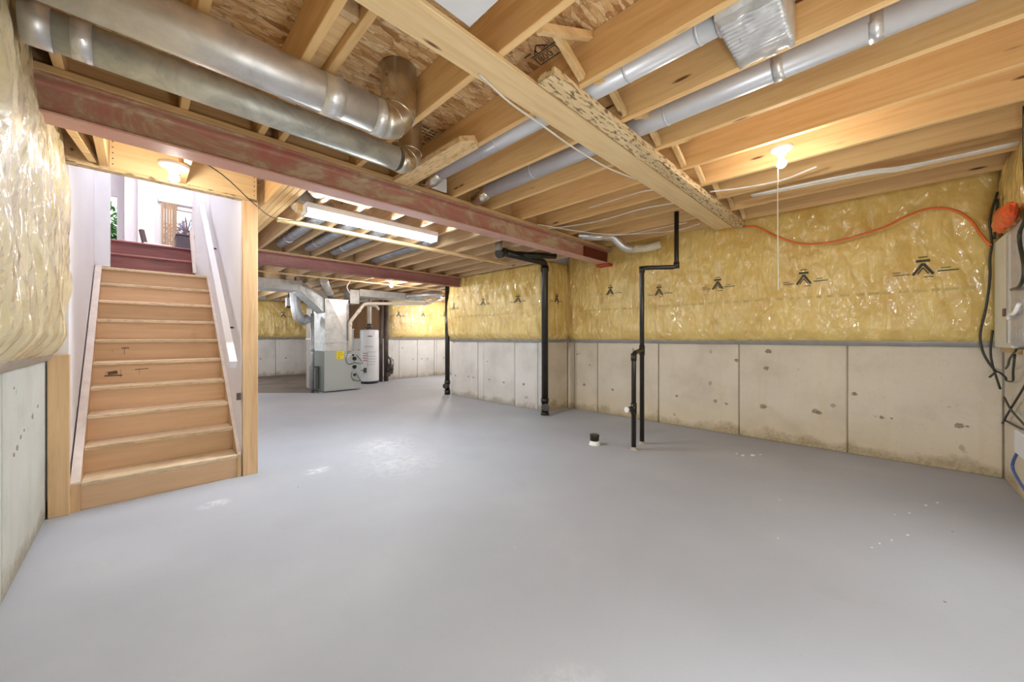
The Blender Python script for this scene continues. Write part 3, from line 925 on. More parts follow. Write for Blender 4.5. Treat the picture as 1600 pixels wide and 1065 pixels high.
for yy, zz in ((4.3, 1.35), (5.4, 2.27)):
    MB().tube(bend([(0.545, yy, zz), (0.545, yy, zz - .05), (0.622, yy, zz - .06)], .02, 3), .008, 8).build('bracket', M['valve'], hr)
MB().box(0.592, 0.621, 3.94, 3.962, 0.66, 0.72).build('door_latch', M['valve'], None, 'small metal plate on the drywall edge by the tall post', 'bracket')
# upper room
MB().box(-1.6, 0.72, 6.55, 11.6, 2.34, 2.36).build('floor_upper', M['oak'], None, 'upper room floor above the stairs', 'floor', None, 'structure')
wu = MB()
wu.box(-0.02, 0.19, 9.3, 9.62, 2.36, 4.9); wu.box(0.19, 0.27, 9.5, 9.62, 2.36, 4.9)
wu.box(0.27, 0.72, 9.5, 9.62, 3.66, 4.9); wu.box(0.27, 0.72, 9.5, 9.62, 2.36, 2.9)
wu.build('wall_upper', M['white'], None, 'white wall with a window seen up the stairs', 'wall', None, 'structure')
MB().box(-0.19, -0.02, 9.62, 10.62, 2.36, 4.9).build('wall_upper.001', M['drywall'], None, 'shaded side of the door recess up the stairs', 'wall', None, 'structure')
MB().box(-0.26, -0.02, 10.5, 10.62, 2.36, 4.9).build('wall_upper.002', M['drywall'], None, 'wall beside the glazed door up the stairs', 'wall', None, 'structure')
MB().box(-1.6, -0.98, 10.5, 10.62, 2.36, 4.9).build('wall_upper.003', M['drywall'], None, 'wall left of the glazed door up the stairs', 'wall', None, 'structure')
MB().box(-1.7, -1.6, 6.1, 10.62, 2.36, 4.9).build('wall_upper.004', M['drywall'], None, 'left wall of the upper hall', 'wall', None, 'structure')
MB().box(-1.7, -0.44, 6.05, 6.15, 2.36, 4.9).build('wall_upper.005', M['drywall'], None, 'hall wall left of the stair opening', 'wall', None, 'structure')
MB().box(0.72, 0.82, 6.3, 9.62, 2.6, 4.9).build('wall_upper.006', M['drywall'], None, 'right wall of the upper hall', 'wall', None, 'structure')
MB().box(-1.7, 0.82, 3.9, 10.62, 4.85, 4.95).build('ceiling_upper', M['white'], None, 'white ceiling above the stairwell', 'ceiling', None, 'structure')
MB().box(-0.44, 0.72, 3.88, 3.94, 2.67, 4.85).build('wall_stair_front', M['drywall'], None, 'wall above the stair header', 'wall', None, 'structure')
dr = empty('door_1', (-0.6, 10.5, 2.36), 'white glazed door with greenery outside, up the stairs', 'door', None, 'structure')
d = MB(); d.box(-0.98, -0.92, 10.5, 10.56, 2.36, 4.5); d.box(-0.31, -0.26, 10.5, 10.56, 2.36, 4.5); d.box(-0.92, -0.31, 10.5, 10.56, 3.92, 4.5); d.box(-0.92, -0.31, 10.5, 10.56, 2.36, 2.6)
d.build('door_frame', M['white'], dr)
MB().box(-0.92, -0.31, 10.525, 10.535, 2.6, 3.92).build('pane', M['glass'], dr)
wi = empty('window_1', (0.5, 9.5, 2.9), 'white framed window with a roller blind box, up the stairs', 'window', None, 'structure')
f = MB(); f.box(0.27, 0.31, 9.47, 9.56, 2.9, 3.70); f.box(0.31, 0.72, 9.47, 9.56, 3.62, 3.70); f.box(0.31, 0.72, 9.47, 9.56, 2.9, 2.95); f.box(0.44, 0.47, 9.49, 9.55, 2.95, 3.62)
f.build('window_frame', M['white'], wi)
MB().box(0.31, 0.72, 9.515, 9.522, 2.95, 3.66).build('pane', M['glass'], wi)
MB().box(0.24, 0.72, 9.40, 9.47, 3.70, 3.80, .01).build('blind_box', M['white_metal'], wi)
bl = empty('window_blind', (0.38, 9.4, 2.95), 'stack of beige vertical blind slats beside the upper window', 'blind')
for k in range(6):
    MB().box(0.285 + .036 * k, 0.317 + .036 * k, 9.40 + .006 * (k % 2), 9.406 + .006 * (k % 2), 2.90, 3.70).build('slat', M['blind'], bl)
ch = empty('chair', (0.12, 8.2, 2.36), 'dark chair with its backrest showing at the top of the stairs', 'chair')
MB().bar((0.06, 7.9, 2.60), (0.02, 7.96, 2.83), .05, .04).build('backrest', M['chair'], ch)
MB().box(0.04, 0.36, 7.85, 8.25, 2.58, 2.63, .01).build('seat', M['white_metal'], ch)
for x in (0.07, 0.33):
    for y in (7.9, 8.2):
        MB().box(x - .015, x + .015, y - .015, y + .015, 2.36, 2.58).build('leg', M['chair'], ch)
cb = empty('side_cabinet', (0.5, 7.9, 2.36), 'dark grey box standing at the right top of the stairs', 'cabinet')
MB().box(0.40, 0.66, 7.7, 8.1, 2.36, 2.78, .01).build('body', plain('dark_grey_fabric', (92, 86, 94), .7), cb)
MB().box(0.395, 0.665, 7.695, 8.105, 2.78, 2.80, .004).build('top', M['chair'], cb)


def leafy(name, c, r, n, label, mat, cat, seed, size=.06):
    rnd = random.Random(seed)
    m = MB()
    for _ in range(n):
        v = Vector((rnd.gauss(0, 1), rnd.gauss(0, 1), rnd.gauss(0, 1))).normalized() * rnd.uniform(.4, 1)
        p = Vector(c) + Vector((v.x * r[0], v.y * r[1], v.z * r[2]))
        a = Vector((rnd.gauss(0, 1), rnd.gauss(0, 1), rnd.gauss(0, 1))).normalized(); b = a.cross(Vector((0.3, .2, .9))).normalized()
        s = size * rnd.uniform(.6, 1.4)
        m.add([p - a * s, p + b * s * .4, p + a * s, p - b * s * .4], [(0, 1, 2, 3)])
    th = empty(name, (c[0], c[1], c[2] - r[2]), label, cat)
    m.build('foliage', mat, th, kind='stuff', fixn=False)
    MB().tube([(c[0], c[1], -0.2), (c[0] + .03, c[1], c[2])], .04, 8).build('trunk', M['bark'], th)
    return th


leafy('shrub', (-0.75, 12.8, 3.0), (1.1, .6, 1.35), 3200, 'green shrub outside the glazed door', M['leaf'], 'shrub', 5, .09)
tr = empty('tree', (1.0, 14.5, 0), 'bare branching tree outside the upper window', 'tree')
rnd = random.Random(8)
m = MB(); m.tube([(1.0, 14.5, -0.2), (1.02, 14.5, 3.2), (0.9, 14.5, 4.6)], .035, 8)
for k in range(150):
    z = rnd.uniform(2.4, 4.4); a = rnd.uniform(0, 6.28); L_ = rnd.uniform(.4, 1.2)
    p = Vector((1.0, 14.5, z)); q = p + Vector((math.cos(a) * L_, math.sin(a) * L_ * .5, rnd.uniform(-.2, .6)))
    m.tube([p, (p + q) / 2 + Vector((0, 0, .08)), q], .012, 5)
    for j in range(3):
        s_ = p.lerp(q, rnd.uniform(.4, 1)); e_ = s_ + Vector((rnd.uniform(-.3, .3), rnd.uniform(-.2, .2), rnd.uniform(-.2, .3)))
        m.tube([s_, e_], .006, 4)
m.build('branches', M['bark'], tr, kind='stuff')
MB().box(-8, 12, 11.0, 40, -0.3, -0.2).build('ground_outside', plain('lawn', (110, 130, 80), .9), None, 'ground outside the house', 'ground', None, 'structure')

# ------------------------------------------------------------------ ducts near the camera
def seams(th, pts, r, mat):
    for p, q in pts:
        MB().tube([p, q], r, 24).build('seam', mat, th)


d1 = empty('round_duct', (0.3, 2.05, 2.46), 'larger shiny round duct hanging under the joists, upper left', 'duct')
MB().cyl((-0.29, 2.05, 2.465), (1.02, 2.06, 2.465), 0.098, 32).build('duct_pipe', M['duct'], d1)
MB().tube([(0.66, 2.057, 2.465), (0.76, 2.058, 2.465)], 0.1005, 32).build('foil_tape', M['foil'], d1)
MB().tube([(0.93, 2.06, 2.465), (1.00, 2.06, 2.465)], 0.1005, 32).build('foil_tape', M['foil'], d1)
e = []
for k in range(7):
    a = math.pi / 2 * k / 6
    e.append((0.985 + .115 * math.sin(a), 2.06, 2.465 + .13 * (1 - math.cos(a))))
MB().tube(e + [(1.10, 2.06, 2.81)], 0.103, 32).build('elbow', M['elbow'], d1)
for k in (2, 4):
    p = Vector(e[k]); q = Vector(e[k + 1])
    MB().tube([p, p + (q - p) * .2], .107, 32).build('elbow_ring', M['elbow'], d1)

d2 = empty('round_duct', (0.5, 2.4, 2.43), 'thinner mottled round duct along the near steel beam', 'duct')
MB().cyl((-0.30, 2.40, 2.452), (1.27, 2.42, 2.452), 0.078, 28).build('duct_pipe', M['duct_old'], d2)
MB().tube([(-0.33, 2.4, 2.452), (-0.25, 2.4, 2.452)], .084, 28).build('collar', M['duct'], d2)
MB().tube([(-0.2, 2.4, 2.452), (-0.14, 2.4, 2.452)], .0805, 28).build('foil_tape', M['foil'], d2)
e = []
for k in range(7):
    a = math.pi / 2 * k / 6
    e.append((1.27 + .14 * math.sin(a), 2.42 + .05 * math.sin(a), 2.452 + .14 * (1 - math.cos(a))))
MB().tube(e + [(1.41, 2.47, 2.81)], 0.083, 28).build('elbow', M['elbow'], d2)
for k in (1, 3, 5):
    p = Vector(e[k]); q = Vector(e[k + 1]) if k < 6 else Vector((1.41, 2.47, 2.7))
    MB().tube([p, p + (q - p) * .2], .0865, 28).build('elbow_ring', M['elbow'], d2)

da = empty('joist_bay_duct', (1.86, 1.7, 2.6), 'pale round duct in the joist bay running to the foil-wrapped box', 'duct')
MB().cyl((1.85, 2.72, 2.64), (1.86, 0.54, 2.645), 0.066, 24).build('duct_pipe', M['pipe_white'], da)
for y in (2.0, 0.98, 0.62):
    MB().cyl((1.855, y, 2.643), (1.855, y - .012, 2.643), 0.069, 24).build('seam', M['pipe_white'], da)
MB().tube([(1.85, 2.72, 2.64), (1.845, 2.86, 2.60), (1.835, 2.93, 2.60)], .06, 20, rr=[.066, .058, .05]).build('end_collar', M['elbow'], da)
MB().box(1.80, 2.06, 2.935, 2.945, 2.572, 2.70).build('end_plate', M['white_metal'], da, 'white plate behind the duct end')
db = empty('joist_bay_duct', (2.42, 1.2, 2.6), 'pale round duct in the next joist bay, banded with foil tape', 'duct')
MB().cyl((2.42, 2.74, 2.645), (2.40, -0.7, 2.645), 0.070, 24).build('duct_pipe', M['pipe_white'], db)
for y in (2.15, 1.0):
    MB().cyl((2.412, y, 2.645), (2.412, y - .012, 2.645), 0.073, 24).build('seam', M['pipe_white'], db)
for y in (0.42, 0.05):
    MB().cyl((2.408, y, 2.645), (2.406, y - .05, 2.645), 0.0735, 24).build('foil_tape', M['foil'], db)
MB().tube([(2.42, 2.74, 2.645), (2.42, 2.84, 2.61), (2.42, 2.95, 2.60)], .06, 20, rr=[.07, .06, .06]).build('end_collar', M['elbow'], db)

# foil-wrapped boot: crumpled box with ribs
bt = empty('foil_duct_box', (1.93, 0.41, 2.55), 'crumpled foil-wrapped duct box hanging between the joists at the top', 'duct')
nu, nv = 100, 12
def fz(i, j):
    u = i / nu; v = j / nv
    rib = 0.0035 * math.sin(u * 96) * (0.12 < u < .82)
    return 2.548 + rib + mnoise.noise(Vector((u * 7, v * 5, 3))) * .006 - (0.02 * max(0, u - .9) * 10 * (mnoise.noise(Vector((v * 7, 1, 0)))))
vs = []; fs = []
for j in range(nv + 1):
    for i in range(nu + 1):
        e_ = mnoise.noise(Vector((j * .6, 2, 1))) * .02 if i == nu else 0
        vs.append((1.735 + .40 * i / nu + e_, 0.29 + .225 * j / nv, fz(i, j)))
for j in range(nv):
    for i in range(nu):
        a = j * (nu + 1) + i
        fs.append((a, a + nu + 1, a + nu + 2, a + 1))
nb = len(vs)
lp = [i for i in range(nu + 1)] + [j * (nu + 1) + nu for j in range(1, nv + 1)] + [nv * (nu + 1) + i for i in range(nu - 1, -1, -1)] + [j * (nu + 1) for j in range(nv - 1, 0, -1)]
for q in lp:
    p = Vector(vs[q]); vs.append((min(max(p.x, 1.735), 2.145), p.y, 2.74))
for i in range(len(lp)):
    fs.append((lp[i], nb + i, nb + (i + 1) % len(lp), lp[(i + 1) % len(lp)]))
MB().add(vs, fs, True).build('foil_skin', M['foil'], bt)
MB().tube([(1.86, .512, 2.64), (1.86, .535, 2.64)], .072, 24).build('collar', M['foil'], bt)
MB().box(0.78, 1.02, 1.05, 1.28, 2.552, 2.568, .003).build('metal_plate', M['white_metal'], None, 'white sheet metal plate against the joists at the top edge', 'plate')

# flexible exhaust near the right end of the beam
ex = empty('dryer_vent', (4.8, 2.5, 2.45), 'flexible foil vent hose wrapped in clear plastic by the beam end', 'vent')
fp = smooth([(4.30, 3.02, 2.62), (4.46, 2.86, 2.60), (4.56, 2.74, 2.60)], 8)
rr = [.048 + .006 * (i % 2) for i in range(len(fp))]
MB().tube(fp, .05, 14, rr=rr).build('flex_hose', M['foil'], ex)
MB().tube(bend([(4.54, 2.76, 2.60), (4.64, 2.66, 2.60), (4.76, 2.56, 2.44), (4.9, 2.44, 2.43)], .08, 4), .056, 16).build('elbow', M['duct'], ex)
MB().tube(smooth([(4.86, 2.47, 2.432), (4.97, 2.32, 2.44), (5.03, 2.16, 2.47)], 5), .054, 16).build('wrapped_hose', M['wrap'], ex)

# ------------------------------------------------------------------ ducts between the beams
for i, (x, y0, y1, lab) in enumerate([(1.34, 3.9, 5.8, 'first dark oval duct in the joist bays above the far beam, from the left'), (1.68, 3.9, 5.8, 'second dark oval duct from the left in the joist bays above the far beam'),
                                       (2.03, 3.9, 5.8, 'third dark oval duct from the left in the joist bays above the far beam'), (2.69, 4.1, 5.9, 'rightmost dark oval duct in the joist bays above the far beam')]):
    t_ = empty('oval_duct', (x, (y0 + y1) / 2, 2.44), lab, 'duct', 'ducts between the two beams')
    m = MB(); m.tube([(x, y0, 2.47), (x, y1 - .08, 2.47), (x, y1 - .03, 2.475), (x, y1, 2.49)], .06, 18, rr=[.062, .062, .052, .02]); m.build('duct_pipe', M['duct_grey'], t_)
    MB().cyl((x, y1 - .45, 2.47), (x, y1 - .46, 2.47), .065, 18).build('seam', M['duct'], t_)
for i, (y1, x, lab) in enumerate([(4.05, 1.07, 'bright rounded duct end beside the tripled joist near the stairs'), (3.55, 1.09, 'small bright duct end above the first one near the beam')]):
    t_ = empty('oval_duct', (x, y1 - .2, 2.44), lab, 'duct', 'ducts between the two beams')
    MB().tube([(x, y1 - .36, 2.47), (x, y1 - .08, 2.47), (x, y1 - .03, 2.475), (x, y1, 2.49)], .06, 18, rr=[.062, .062, .052, .02]).build('duct_pipe', M['duct'], t_)
    MB().cyl((x, y1 - .14, 2.47), (x, y1 - .15, 2.47), .065, 18).build('seam', M['duct'], t_)

# ------------------------------------------------------------------ lamps
def lamp(name, label, loc, r, cord=0, drop=0.10, glow='bulb'):
    x, y, z = loc
    t_ = empty(name, loc, label, 'lamp')
    MB().lathe((x, y, z), [(0, 0), (r, 0), (r, -.012), (r * .85, -.024), (r * .45, -.03), (r * .38, -.055), (0, -.055)], 28).build('lampholder', M['porcelain'], t_)
    zb = z - drop
    prof = [(0.012, .048), (.014, .03), (.026, .016), (.031, 0), (.027, -.016), (.014, -.028), (0, -.031)]
    MB().lathe((x, y, zb), prof, 20).build('bulb', M[glow], t_)
    MB().cyl((x, y, z - .03), (x, y, zb + .046), .013, 14).build('bulb_base', M['duct'], t_)
    if cord:
        MB().tube([(x - .03, y + .015, z - .05), (x - .033, y + .017, z - .3), (x - .03, y + .015, z - cord)], .003, 6).build('pull_cord', M['wire'], t_)
    return t_


lamp('bulb_lamp', 'bare bulb on a white porcelain holder with a long pull cord, right side', (3.24, 0.52, 2.555), 0.068, 1.02, .115)
lamp('bulb_lamp', 'bare bulb on a white porcelain holder above the stairs', (0.17, 3.50, 2.405), 0.085, 0, .095)
lamp('bulb_lamp', 'distant bare bulb glaring just below the far beam', (3.55, 6.95, 2.33), 0.06, 0, .10, 'bulb_far')
fx = empty('fluorescent_light', (1.73, 3.70, 2.33), 'lit fluorescent strip light hung behind the near steel beam', 'lamp')
MB().prism([(3.62, 2.405), (3.62, 2.355), (3.67, 2.34), (3.73, 2.34), (3.78, 2.355), (3.78, 2.405)], 'x', 1.05, 2.42).build('housing', M['white_metal'], fx)
MB().prism([(3.645, 2.345), (3.655, 2.31), (3.745, 2.31), (3.755, 2.345)], 'x', 1.06, 2.41).build('diffuser', M['tube'], fx)
for x in (1.045, 2.41): MB().box(x, x + .014, 3.63, 3.77, 2.305, 2.40).build('end_cap', M['white_metal'], fx)

# ------------------------------------------------------------------ plumbing
def hub(mb, p, q, r): mb.tube([p, q], r, 20)


vp = empty('vent_pipe', (4.0, 1.93, 0), 'twin black plumbing pipes rising from the floor before the right wall', 'pipe')
MB().tube(bend([(4.013, 1.937, 0), (4.013, 1.937, 1.985), (4.235, 1.64, 1.985), (4.235, 1.64, 2.60)], .045, 4), .025, 16).build('tall_pipe', M['abs'], vp)
MB().tube(bend([(3.745, 1.90, 0), (3.745, 1.90, 1.03), (4.0, 1.935, 1.06)], .045, 4), .025, 16).build('short_pipe', M['abs'], vp)
for p, q in (((4.013, 1.937, 1.0), (4.013, 1.937, 1.11)), ((4.013, 1.937, 1.93), (4.013, 1.937, 2.0)), ((4.235, 1.64, 1.97), (4.235, 1.64, 2.04)), ((3.745, 1.9, .95), (3.745, 1.9, 1.03)), ((3.745, 1.90, .38), (3.745, 1.90, .50))):
    MB().cyl(p, q, .031, 16).build('coupling', M['abs'], vp)
MB().cyl((3.745, 1.90, .44), (3.66, 1.93, .435), .027, 16).build('cleanout_stub', M['abs'], vp)
MB().cyl((3.665, 1.928, .435), (3.645, 1.936, .434), .030, 16).build('cleanout_cap', M['porcelain'], vp, 'pale end cap')
for x, y in ((4.013, 1.937), (3.745, 1.90)):
    MB().lathe((x, y, 0), [(.045, 0), (.036, .012), (.026, .03)], 16).build('floor_collar', M['conc_back'], vp)

ds = empty('drain_stack', (4.40, 3.97, 0), 'black drain stack beside the projecting insulated corner', 'pipe')
sx, sy = 4.44, 3.72
MB().tube(bend([(sx, sy, 0.02), (sx, sy, 2.36), (3.42, 3.60, 2.34)], .09, 5), .052, 20).build('stack_pipe', M['abs'], ds)
for z0_, z1_ in ((0.0, .05), (.20, .26), (2.22, 2.30)):
    MB().cyl((sx, sy, z0_), (sx, sy, z1_), .062, 20).build('coupling', M['abs'], ds)
MB().cyl((sx, sy, .13), (sx - .09, sy - .09, .14), .058, 20).build('cleanout_plug', M['abs'], ds)
MB().lathe((sx, sy, 0), [(.075, .01), (.06, .0)], 16).build('floor_collar', M['conc_back'], ds)
MB().cyl((3.34, 3.59, 2.34), (3.34, 3.59, 2.47), .048, 18).build('riser_coupling', M['abs_grey'], ds, 'grey coupling')
MB().cyl((3.34, 3.59, 2.46), (3.34, 3.59, 2.60), .054, 18).build('top_elbow', M['abs'], ds)
MB().cyl((3.34, 3.59, 2.30), (3.46, 3.605, 2.345), .062, 18).build('tee', M['abs'], ds)
MB().tube(bend([(3.40, 3.62, 2.36), (3.72, 3.70, 2.375), (4.05, 3.52, 2.38), (4.3, 3.4, 2.385)], .06, 3), .042, 16).build('branch_pipe', M['abs'], ds)

df = empty('drain_stack', (4.68, 6.6, 0), 'black drain stack at the far corner below the far beam', 'pipe')
MB().cyl((4.60, 6.53, 0), (4.60, 6.53, 2.3), .05, 18).build('stack_pipe', M['abs'], df)
for z0_, z1_ in ((0.0, .10), (.22, .30)):
    MB().cyl((4.60, 6.53, z0_), (4.60, 6.53, z1_), .062, 18).build('coupling', M['abs'], df)
MB().cyl((4.60, 6.53, .17), (4.50, 6.47, .19), .056, 18).build('cleanout_plug', M['abs'], df)
co = empty('floor_cleanout', (3.613, 2.302, 0), 'short capped black pipe stub sticking out of the floor', 'pipe')
MB().lathe((3.613, 2.302, 0), [(.05, .03), (.05, .085), (.053, .088), (.053, .112), (.046, .115), (0, .112)], 24).build('cap', M['abs'], co)
MB().lathe((3.613, 2.302, 0), [(.062, 0), (.056, .02), (.05, .045), (0, .045)], 20).build('collar', M['porcelain'], co, 'white primer-splashed collar at the floor')

# ------------------------------------------------------------------ furnace corner
fu = empty('furnace', (3.23, 8.95, 0), 'grey gas furnace with a yellow label and black knobs', 'furnace')
MB().box(2.83, 3.63, 8.58, 9.40, 0.02, 0.90, .008).build('cabinet', M['furnace'], fu)
MB().box(2.822, 2.829, 8.585, 9.39, 0.02, 0.90).build('side_panel', M['furnace_side'], fu)
MB().box(2.835, 3.625, 8.572, 8.579, 0.04, .885, .003).build('front_panel', M['furnace'], fu)
lb = MB().box(3.08, 3.24, 8.566, 8.571, 0.72, .90).build('yellow_label', M['label_yellow'], fu, 'yellow energy label')
WLOC[lb.name] = WLOC[fu.name]
m = MB()
for k in range(4): m.box(3.10, 3.10 + [.10, .12, .08, .05][k], 8.5645, 8.5655, .86 - .035 * k, .865 - .035 * k)
m.box(3.11, 3.13, 8.5645, 8.5655, .74, .76); m.build('label_text', M['black'], lb, kind='stuff')
for z, r in ((.72, .042), (.53, .042), (.35, .026), (.80, .02)):
    MB().cyl((3.47 if z < .75 else 3.44, 8.572, z), (3.47 if z < .75 else 3.44, 8.535, z), r, 18).build('knob', M['black'], fu)
for k, (c, d_) in enumerate((((3.33, .86), (3.28, .60)), ((3.52, .80), (3.60, .60)), ((3.42, .42), (3.40, .22)), ((3.50, .40), (3.55, .20)))):
    MB().tube(smooth([(c[0], 8.565, c[1]), (d_[0], 8.55, (c[1] + d_[1]) / 2), (d_[0] + .05, 8.55, d_[1]), (3.47, 8.56, d_[1] + .03)], 5), .008, 6).build('wire', M['grey_text'], fu)
MB().box(3.27, 3.40, 8.566, 8.571, .80, .82).build('badge', M['white_metal'], fu)
MB().box(3.27, 3.36, 8.566, 8.571, .76, .775).build('badge', M['white_metal'], fu)
# filter slot on the left side
MB().box(2.74, 2.82, 8.9, 9.3, .06, .55, .01).build('filter_door', M['furnace_side'], fu)
MB().box(2.72, 2.81, 8.92, 8.96, .52, .56).build('latch', M['valve'], fu)

pl = empty('supply_plenum', (3.08, 8.95, .9), 'tapered sheet metal plenum standing on the furnace', 'duct')
MB().box(2.86, 3.33, 8.60, 9.35, .90, 1.10, .004).build('lower_ring', M['sheet'], pl)
for z in (.905, 1.10):
    MB().box(2.845, 3.345, 8.585, 9.36, max(.902, z - .012), z + .012).build('foil_tape', M['foil'], pl)
MB().prism([(2.86, 1.11), (3.31, 1.11), (3.31, 1.90), (3.36, 2.05), (2.85, 2.05)], 'y', 8.60, 9.35).build('plenum_body', M['sheet'], pl)
MB().add([(2.93, 8.594, 2.04), (3.29, 8.594, 1.25), (3.30, 8.594, 2.04)], [(0, 1, 2)]).add([(2.93, 8.599, 2.04), (3.29, 8.599, 1.25), (3.30, 8.599, 2.04)], [(0, 2, 1)]).build('lit_triangle', M['duct'], pl, 'bright triangle laid on the plenum face as painted light')  # lighter triangle stands in for light falling on the plenum
MB().prism([(3.315, 1.12), (3.40, 1.12), (3.40, 2.0), (3.33, 2.0)], 'y', 8.7, 9.2).build('side_duct', M['duct_grey'], pl)

lt = empty('trunk_duct', (1.6, 8.5, 2.13), 'rectangular sheet metal trunk duct left of the furnace', 'duct')
MB().box(0.80, 2.28, 8.22, 8.75, 2.13, 2.325, .004).build('trunk', M['sheet'], lt)
MB().box(2.25, 2.29, 8.21, 8.76, 2.12, 2.33).build('drive_cleat', M['duct'], lt)
MB().add([(2.28, 8.22, 2.13), (2.28, 8.75, 2.13), (2.28, 8.75, 2.325), (2.28, 8.22, 2.325), (2.84, 8.62, 1.74), (2.84, 9.1, 1.74), (2.84, 9.1, 2.04), (2.84, 8.62, 2.04)],
         [(0, 4, 5, 1), (1, 5, 6, 2), (2, 6, 7, 3), (3, 7, 4, 0), (4, 7, 6, 5), (0, 1, 2, 3)]).build('drop_transition', M['sheet'], lt)
rt = empty('trunk_duct', (4.6, 8.8, 2.15), 'bright rectangular trunk duct running right from the furnace', 'duct')
MB().box(3.62, 5.40, 8.62, 9.1, 2.16, 2.325, .004).build('trunk', M['sheet'], rt)
for x in (4.1, 4.75): MB().box(x, x + .02, 8.61, 9.11, 2.15, 2.33).build('drive_cleat', M['duct'], rt)
MB().box(3.41, 3.62, 8.65, 9.05, 1.98, 2.30, .004).build('take_off', M['sheet'], rt)
rd = empty('round_duct', (2.8, 8.3, 2.2), 'round pipe slanting down from the far joists to the plenum top', 'duct')
MB().tube([(2.55, 7.75, 2.325), (2.74, 8.2, 2.27), (3.0, 8.7, 2.13)], .075, 18).build('duct_pipe', M['duct'], rd)
MB().cyl((2.90, 8.51, 2.184), (2.92, 8.545, 2.174), .08, 18).build('seam', M['duct'], rd)
r2 = empty('round_duct', (5.2, 8.0, 2.25), 'curved bright round duct at the right end of the far trunk', 'duct')
MB().tube(smooth([(4.85, 8.61, 2.25), (4.9, 8.35, 2.25), (5.05, 8.1, 2.26), (5.4, 7.9, 2.28)], 5), .07, 16).build('duct_pipe', M['duct'], r2)
MB().cyl((4.857, 8.59, 2.25), (4.865, 8.55, 2.25), .078, 16).build('collar', M['duct'], r2)

pv = empty('pvc_vent', (3.5, 8.45, .9), 'beige plastic vent pipe rising from the furnace and running right', 'pipe')
MB().tube(bend([(3.36, 8.52, .90), (3.36, 8.52, 1.55), (3.66, 8.46, 1.98), (5.24, 8.3, 2.07), (5.62, 8.0, 2.30)], .06, 4), .036, 14).build('pipe', M['pvc'], pv)
for p, q in (((3.36, 8.52, 1.45), (3.36, 8.52, 1.55)), ((3.50, 8.492, 1.75), (3.56, 8.48, 1.835)), ((5.12, 8.31, 2.063), (5.2, 8.304, 2.068))):
    MB().cyl(p, q, .043, 14).build('coupling', M['pvc'], pv)
MB().tube(bend([(3.75, 8.75, 1.98), (4.1, 8.8, 1.97), (4.2, 8.9, 1.9)], .05, 3), .03, 12).build('branch', M['pvc'], pv)

wh = empty('water_heater', (4.29, 9.61, 0), 'tall white tank water heater right of the furnace', 'water heater')
MB().lathe((4.29, 9.61, 0), [(.0, .06), (.225, .06), (.235, .09), (.235, 1.36), (.225, 1.40), (0, 1.41)], 36).build('tank', M['white_metal'], wh)
MB().lathe((4.29, 9.61, 0), [(.0, .0), (.21, .0), (.22, .06), (0, .06)], 30).build('base', M['black'], wh)
MB().lathe((4.29, 9.61, 1.41), [(.08, .0), (.08, .03), (.11, .05), (.06, .13), (.055, .15), (0, .15)], 20).build('draft_hood', M['valve'], wh)
MB().cyl((4.29, 9.61, 1.55), (4.29, 9.61, 2.32), .05, 18).build('flue', M['pvc'], wh)
MB().box(4.05, 4.12, 9.385, 9.43, .30, .42, .006).build('gas_valve', M['valve'], wh)
MB().tube(bend([(4.08, 9.38, .36), (3.92, 9.34, .38), (3.90, 9.36, .9)], .03, 3), .012, 8).build('gas_line', M['valve'], wh)


def on_tank(a0, a1, z0_, z1_, name, mat, r=.237):
    m = MB(); vs = []; fs = []; n_ = 6
    for i in range(n_ + 1):
        a = R(a0 + (a1 - a0) * i / n_)
        for z in (z0_, z1_): vs.append((4.29 + r * math.cos(a), 9.61 + r * math.sin(a), z))
    for i in range(n_): fs.append((2 * i, 2 * i + 2, 2 * i + 3, 2 * i + 1))
    m.add(vs, fs, True).build(name, mat, wh)


on_tank(235, 262, 1.22, 1.245, 'badge', M['grey_text'])
for z in (.95, .97): on_tank(215, 268, z, z + .006, 'label_line', M['grey_text'])
for z in (.60, .66, .72, .78): on_tank(205, 232, z, z + .018, 'label_text', M['red_text'])
for z in (.50, .57, .64, .71, .82): on_tank(238, 285, z, z + .006, 'label_line', M['grey_text'])
on_tank(234, 236, .45, .83, 'label_line', M['grey_text'])
cbx = empty('white_cabinet', (3.95, 9.75, 0), 'narrow white cabinet between the furnace and the water heater', 'cabinet')
MB().box(3.72, 4.0, 9.9, 10.2, 0, 1.40, .01).build('body', M['white_metal'], cbx)
MB().box(3.71, 4.01, 9.89, 10.21, 1.40, 1.43, .006).build('lid', M['white_metal'], cbx)
wp = empty('water_pipes', (4.75, 9.75, 0), 'pair of dark brown service pipes with a valve cluster right of the water heater', 'pipe')
MB().cyl((4.66, 9.72, 0), (4.66, 9.72, 2.33), .045, 14).build('pipe', M['pipe_brown'], wp)
MB().cyl((4.80, 9.70, 0), (4.80, 9.70, 2.33), .06, 14).build('pipe', M['pipe_brown'], wp)
MB().lathe((4.86, 9.60, .34), [(0, -.16), (.08, -.14), (.10, 0), (.08, .12), (0, .14)], 14).build('meter', M['valve'], wp)
MB().tube(bend([(4.86, 9.6, .42), (4.84, 9.52, .6), (4.76, 9.6, .72)], .05, 3), .025, 10).build('valve_pipe', M['valve'], wp)
MB().box(4.72, 4.84, 9.52, 9.60, .14, .26, .01).build('valve', M['valve'], wp)
for k in range(4):
    MB().tube(smooth([(4.78 + .03 * k, 9.55, .66), (4.74 + .05 * k, 9.45, .5), (4.82 + .02 * k, 9.5, .3)], 4), .008, 6).build('wire', M['valve'], wp)
